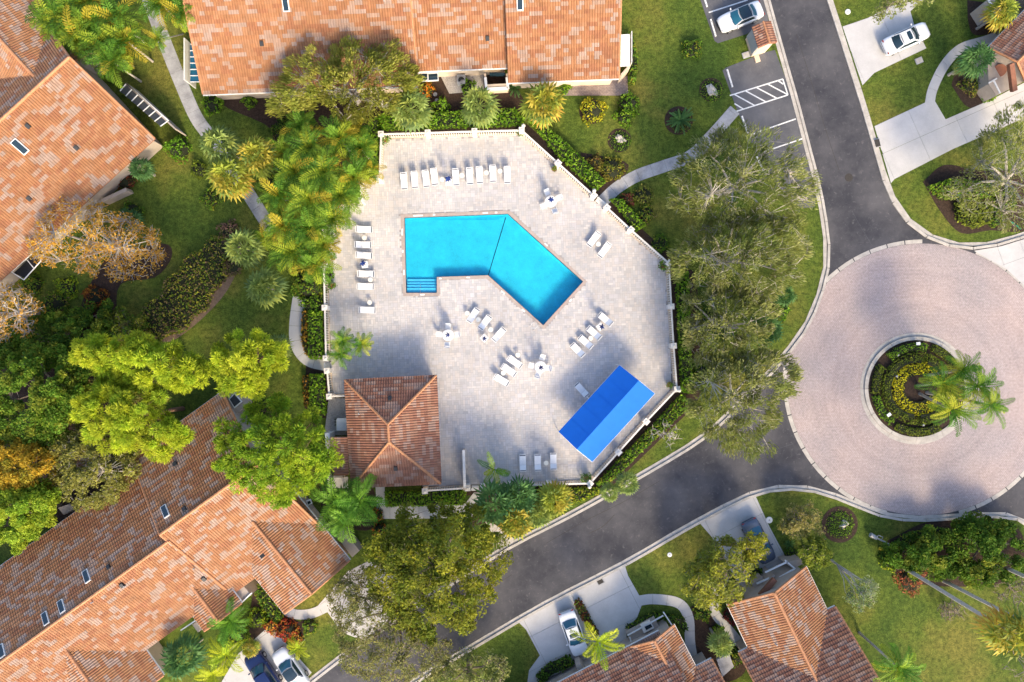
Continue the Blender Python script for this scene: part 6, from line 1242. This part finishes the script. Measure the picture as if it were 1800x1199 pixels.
for x, y, a, s in [(1615, 107, .4, 'grey concrete utility box lid on the lawn below the upper right driveway'), (1311, 97, .3, 'square concrete pad beside the kiosk'), (1055, 1022, .5, 'square iron drain cover in the bottom driveway')]:
    o = thing('concrete_cover', s, 'utility cover', W(x, y)); MB().box((0, 0, .05), (.75, .6, .08), a).build('frame', MAT['oldconc'], o, True); MB().box((0, 0, .095), (.6, .45, .02), a).build('lid', MAT['gutterstain' if 'iron' in s else 'kerb'], o, True)
o = thing('storm_drain', 'dark storm drain inlet in the kerb above the roundabout', 'storm drain', W(1541, 252)); MB().box((0, 0, .14), (.5, .75, .05), .25).build('grate', MAT['gutterstain'], o, True); MB().box((0, 0, .1), (.6, .9, .05), .25).build('frame', MAT['oldconc'], o, True)
o = thing('manhole_cover', 'round iron manhole cover in the asphalt above the roundabout', 'manhole cover', W(1492, 312)); MB().lathe([(.42, .0), (.42, .012), (.36, .014)], n=28).build('lid', MAT['gutterstain'], o, True)
o = thing('pipe_assembly', 'blue-grey pipe assembly with two pale caps on the lawn by the corner thicket', 'pipe', W(1550, 951))
MB().tube(W(1534, 942, .55), W(1573, 962, .55), .09, .08, 12).build('pipe', MAT['grey'], o, smooth=False)
MB().tube(W(1530, 940, .5), W(1541, 946, .5), .24, .2, 14).build('valve_body', MAT['grey'], o); MB().tube(W(1531, 940, 0), W(1531, 940, .5), .1, .1, 10).build('riser', MAT['grey'], o); MB().tube(W(1572, 961, 0), W(1572, 961, .5), .08, .08, 10).build('riser', MAT['grey'], o)
for a, b in (((1544, 941), (1552, 944)), ((1552, 944), (1549, 950)), ((1541, 945), (1549, 950)), ((1544, 941), (1541, 945))): MB().bar(W(*a, .75), W(*b, .75), .06, .05).build('bracket', MAT['rim'], o)
for x, y in ((1560.5, 957.5), (1572.5, 961.5)): MB().lathe([(.1, .55), (.24, .6), (.24, .66), (.08, .7)], W(x, y).to_tuple(), n=16).build('cap', MAT['ivory'], o)
o = thing('yellow_hydrant', 'small yellow hydrant on the lawn beside the corner thicket', 'hydrant', W(1547, 964)); MB().lathe([(.17, 0), (.17, .05), (.12, .08), (.12, .5), (.16, .52), (.16, .56), (.1, .66), (.03, .72)], n=14).build('barrel', MAT['yellow'], o, True, True)
for a in (0, 1.57, 3.14): MB().tube((.1*math.cos(a), .1*math.sin(a), .4), (.24*math.cos(a), .24*math.sin(a), .4), .06, .06, 8).build('nozzle', MAT['yellow'], o, True)
for x, y, a, s in [(1557, 728, .6, 'white plate standing in the left ring hedge of the island'), (1608, 604, .1, 'white plate in the upper gap of the island hedges')]: o = thing('island_sign', s, 'sign', W(x, y)); MB().box((0, 0, .62), (.42, .3, .05), a).build('plate', MAT['white'], o, True); MB().box((0, 0, .3), (.05, .05, .6)).build('stake', MAT['grey'], o, True)
for x, y, s in [(1572, 661, 'left'), (1618, 746, 'bottom'), (1574, 624, 'upper left')]: o = thing('spot_light', 'small grey spot light on the mulch at the %s of the island' % s, 'light', W(x, y)); MB().lathe([(.06, .1), (.06, .3), (.12, .36), (.12, .52), (.08, .55)], n=12).build('lamp', MAT['grey'], o, True, True)
for x, y, s in [(765, 166, 'upper'), (768, 177, 'lower')]: o = thing('stepping_stone', 'round grey stepping stone in the mulch by the top house, %s of two' % s, 'stepping stone', W(x, y)); MB().lathe([(.22, .02), (.22, .06), (.19, .07)], n=18).build('stone', MAT['oldconc'], o, True)
for x, y, z, s in [(1044, 336, 1.3, 'pillar above the deck gate'), (920, 222, 1.3, 'top right corner pillar'), (1183, 461, 1.3, 'right corner pillar'), (1193, 686, 1.3, 'corner pillar right of the awning'), (1036, 855, 1.3, 'bottom corner pillar')]:
    o = thing('pillar_lantern', 'round pale lantern on the '+s, 'lantern', W(x, y, z)); MB().lathe([(.06, -.1), (.07, .05), (.17, .1), (.2, .24), (.15, .38), (.03, .44)], n=14).build('globe', MAT['ivory'], o, True, True)
o = thing('garden_bench', 'pale slatted bench on the gravel under the oak by the parking bay', 'bench', W(1408, 350))
for k in range(4): MB().bar(W(1400, 347+k*2.2, .45), W(1419, 344+k*2.2, .45), .09, .04).build('slat', MAT['palebark'], o)
for x in (1402, 1417): MB().bar(W(x, 350, 0), W(x, 350, .43), .3, .06).build('leg', MAT['darkmetal'], o)
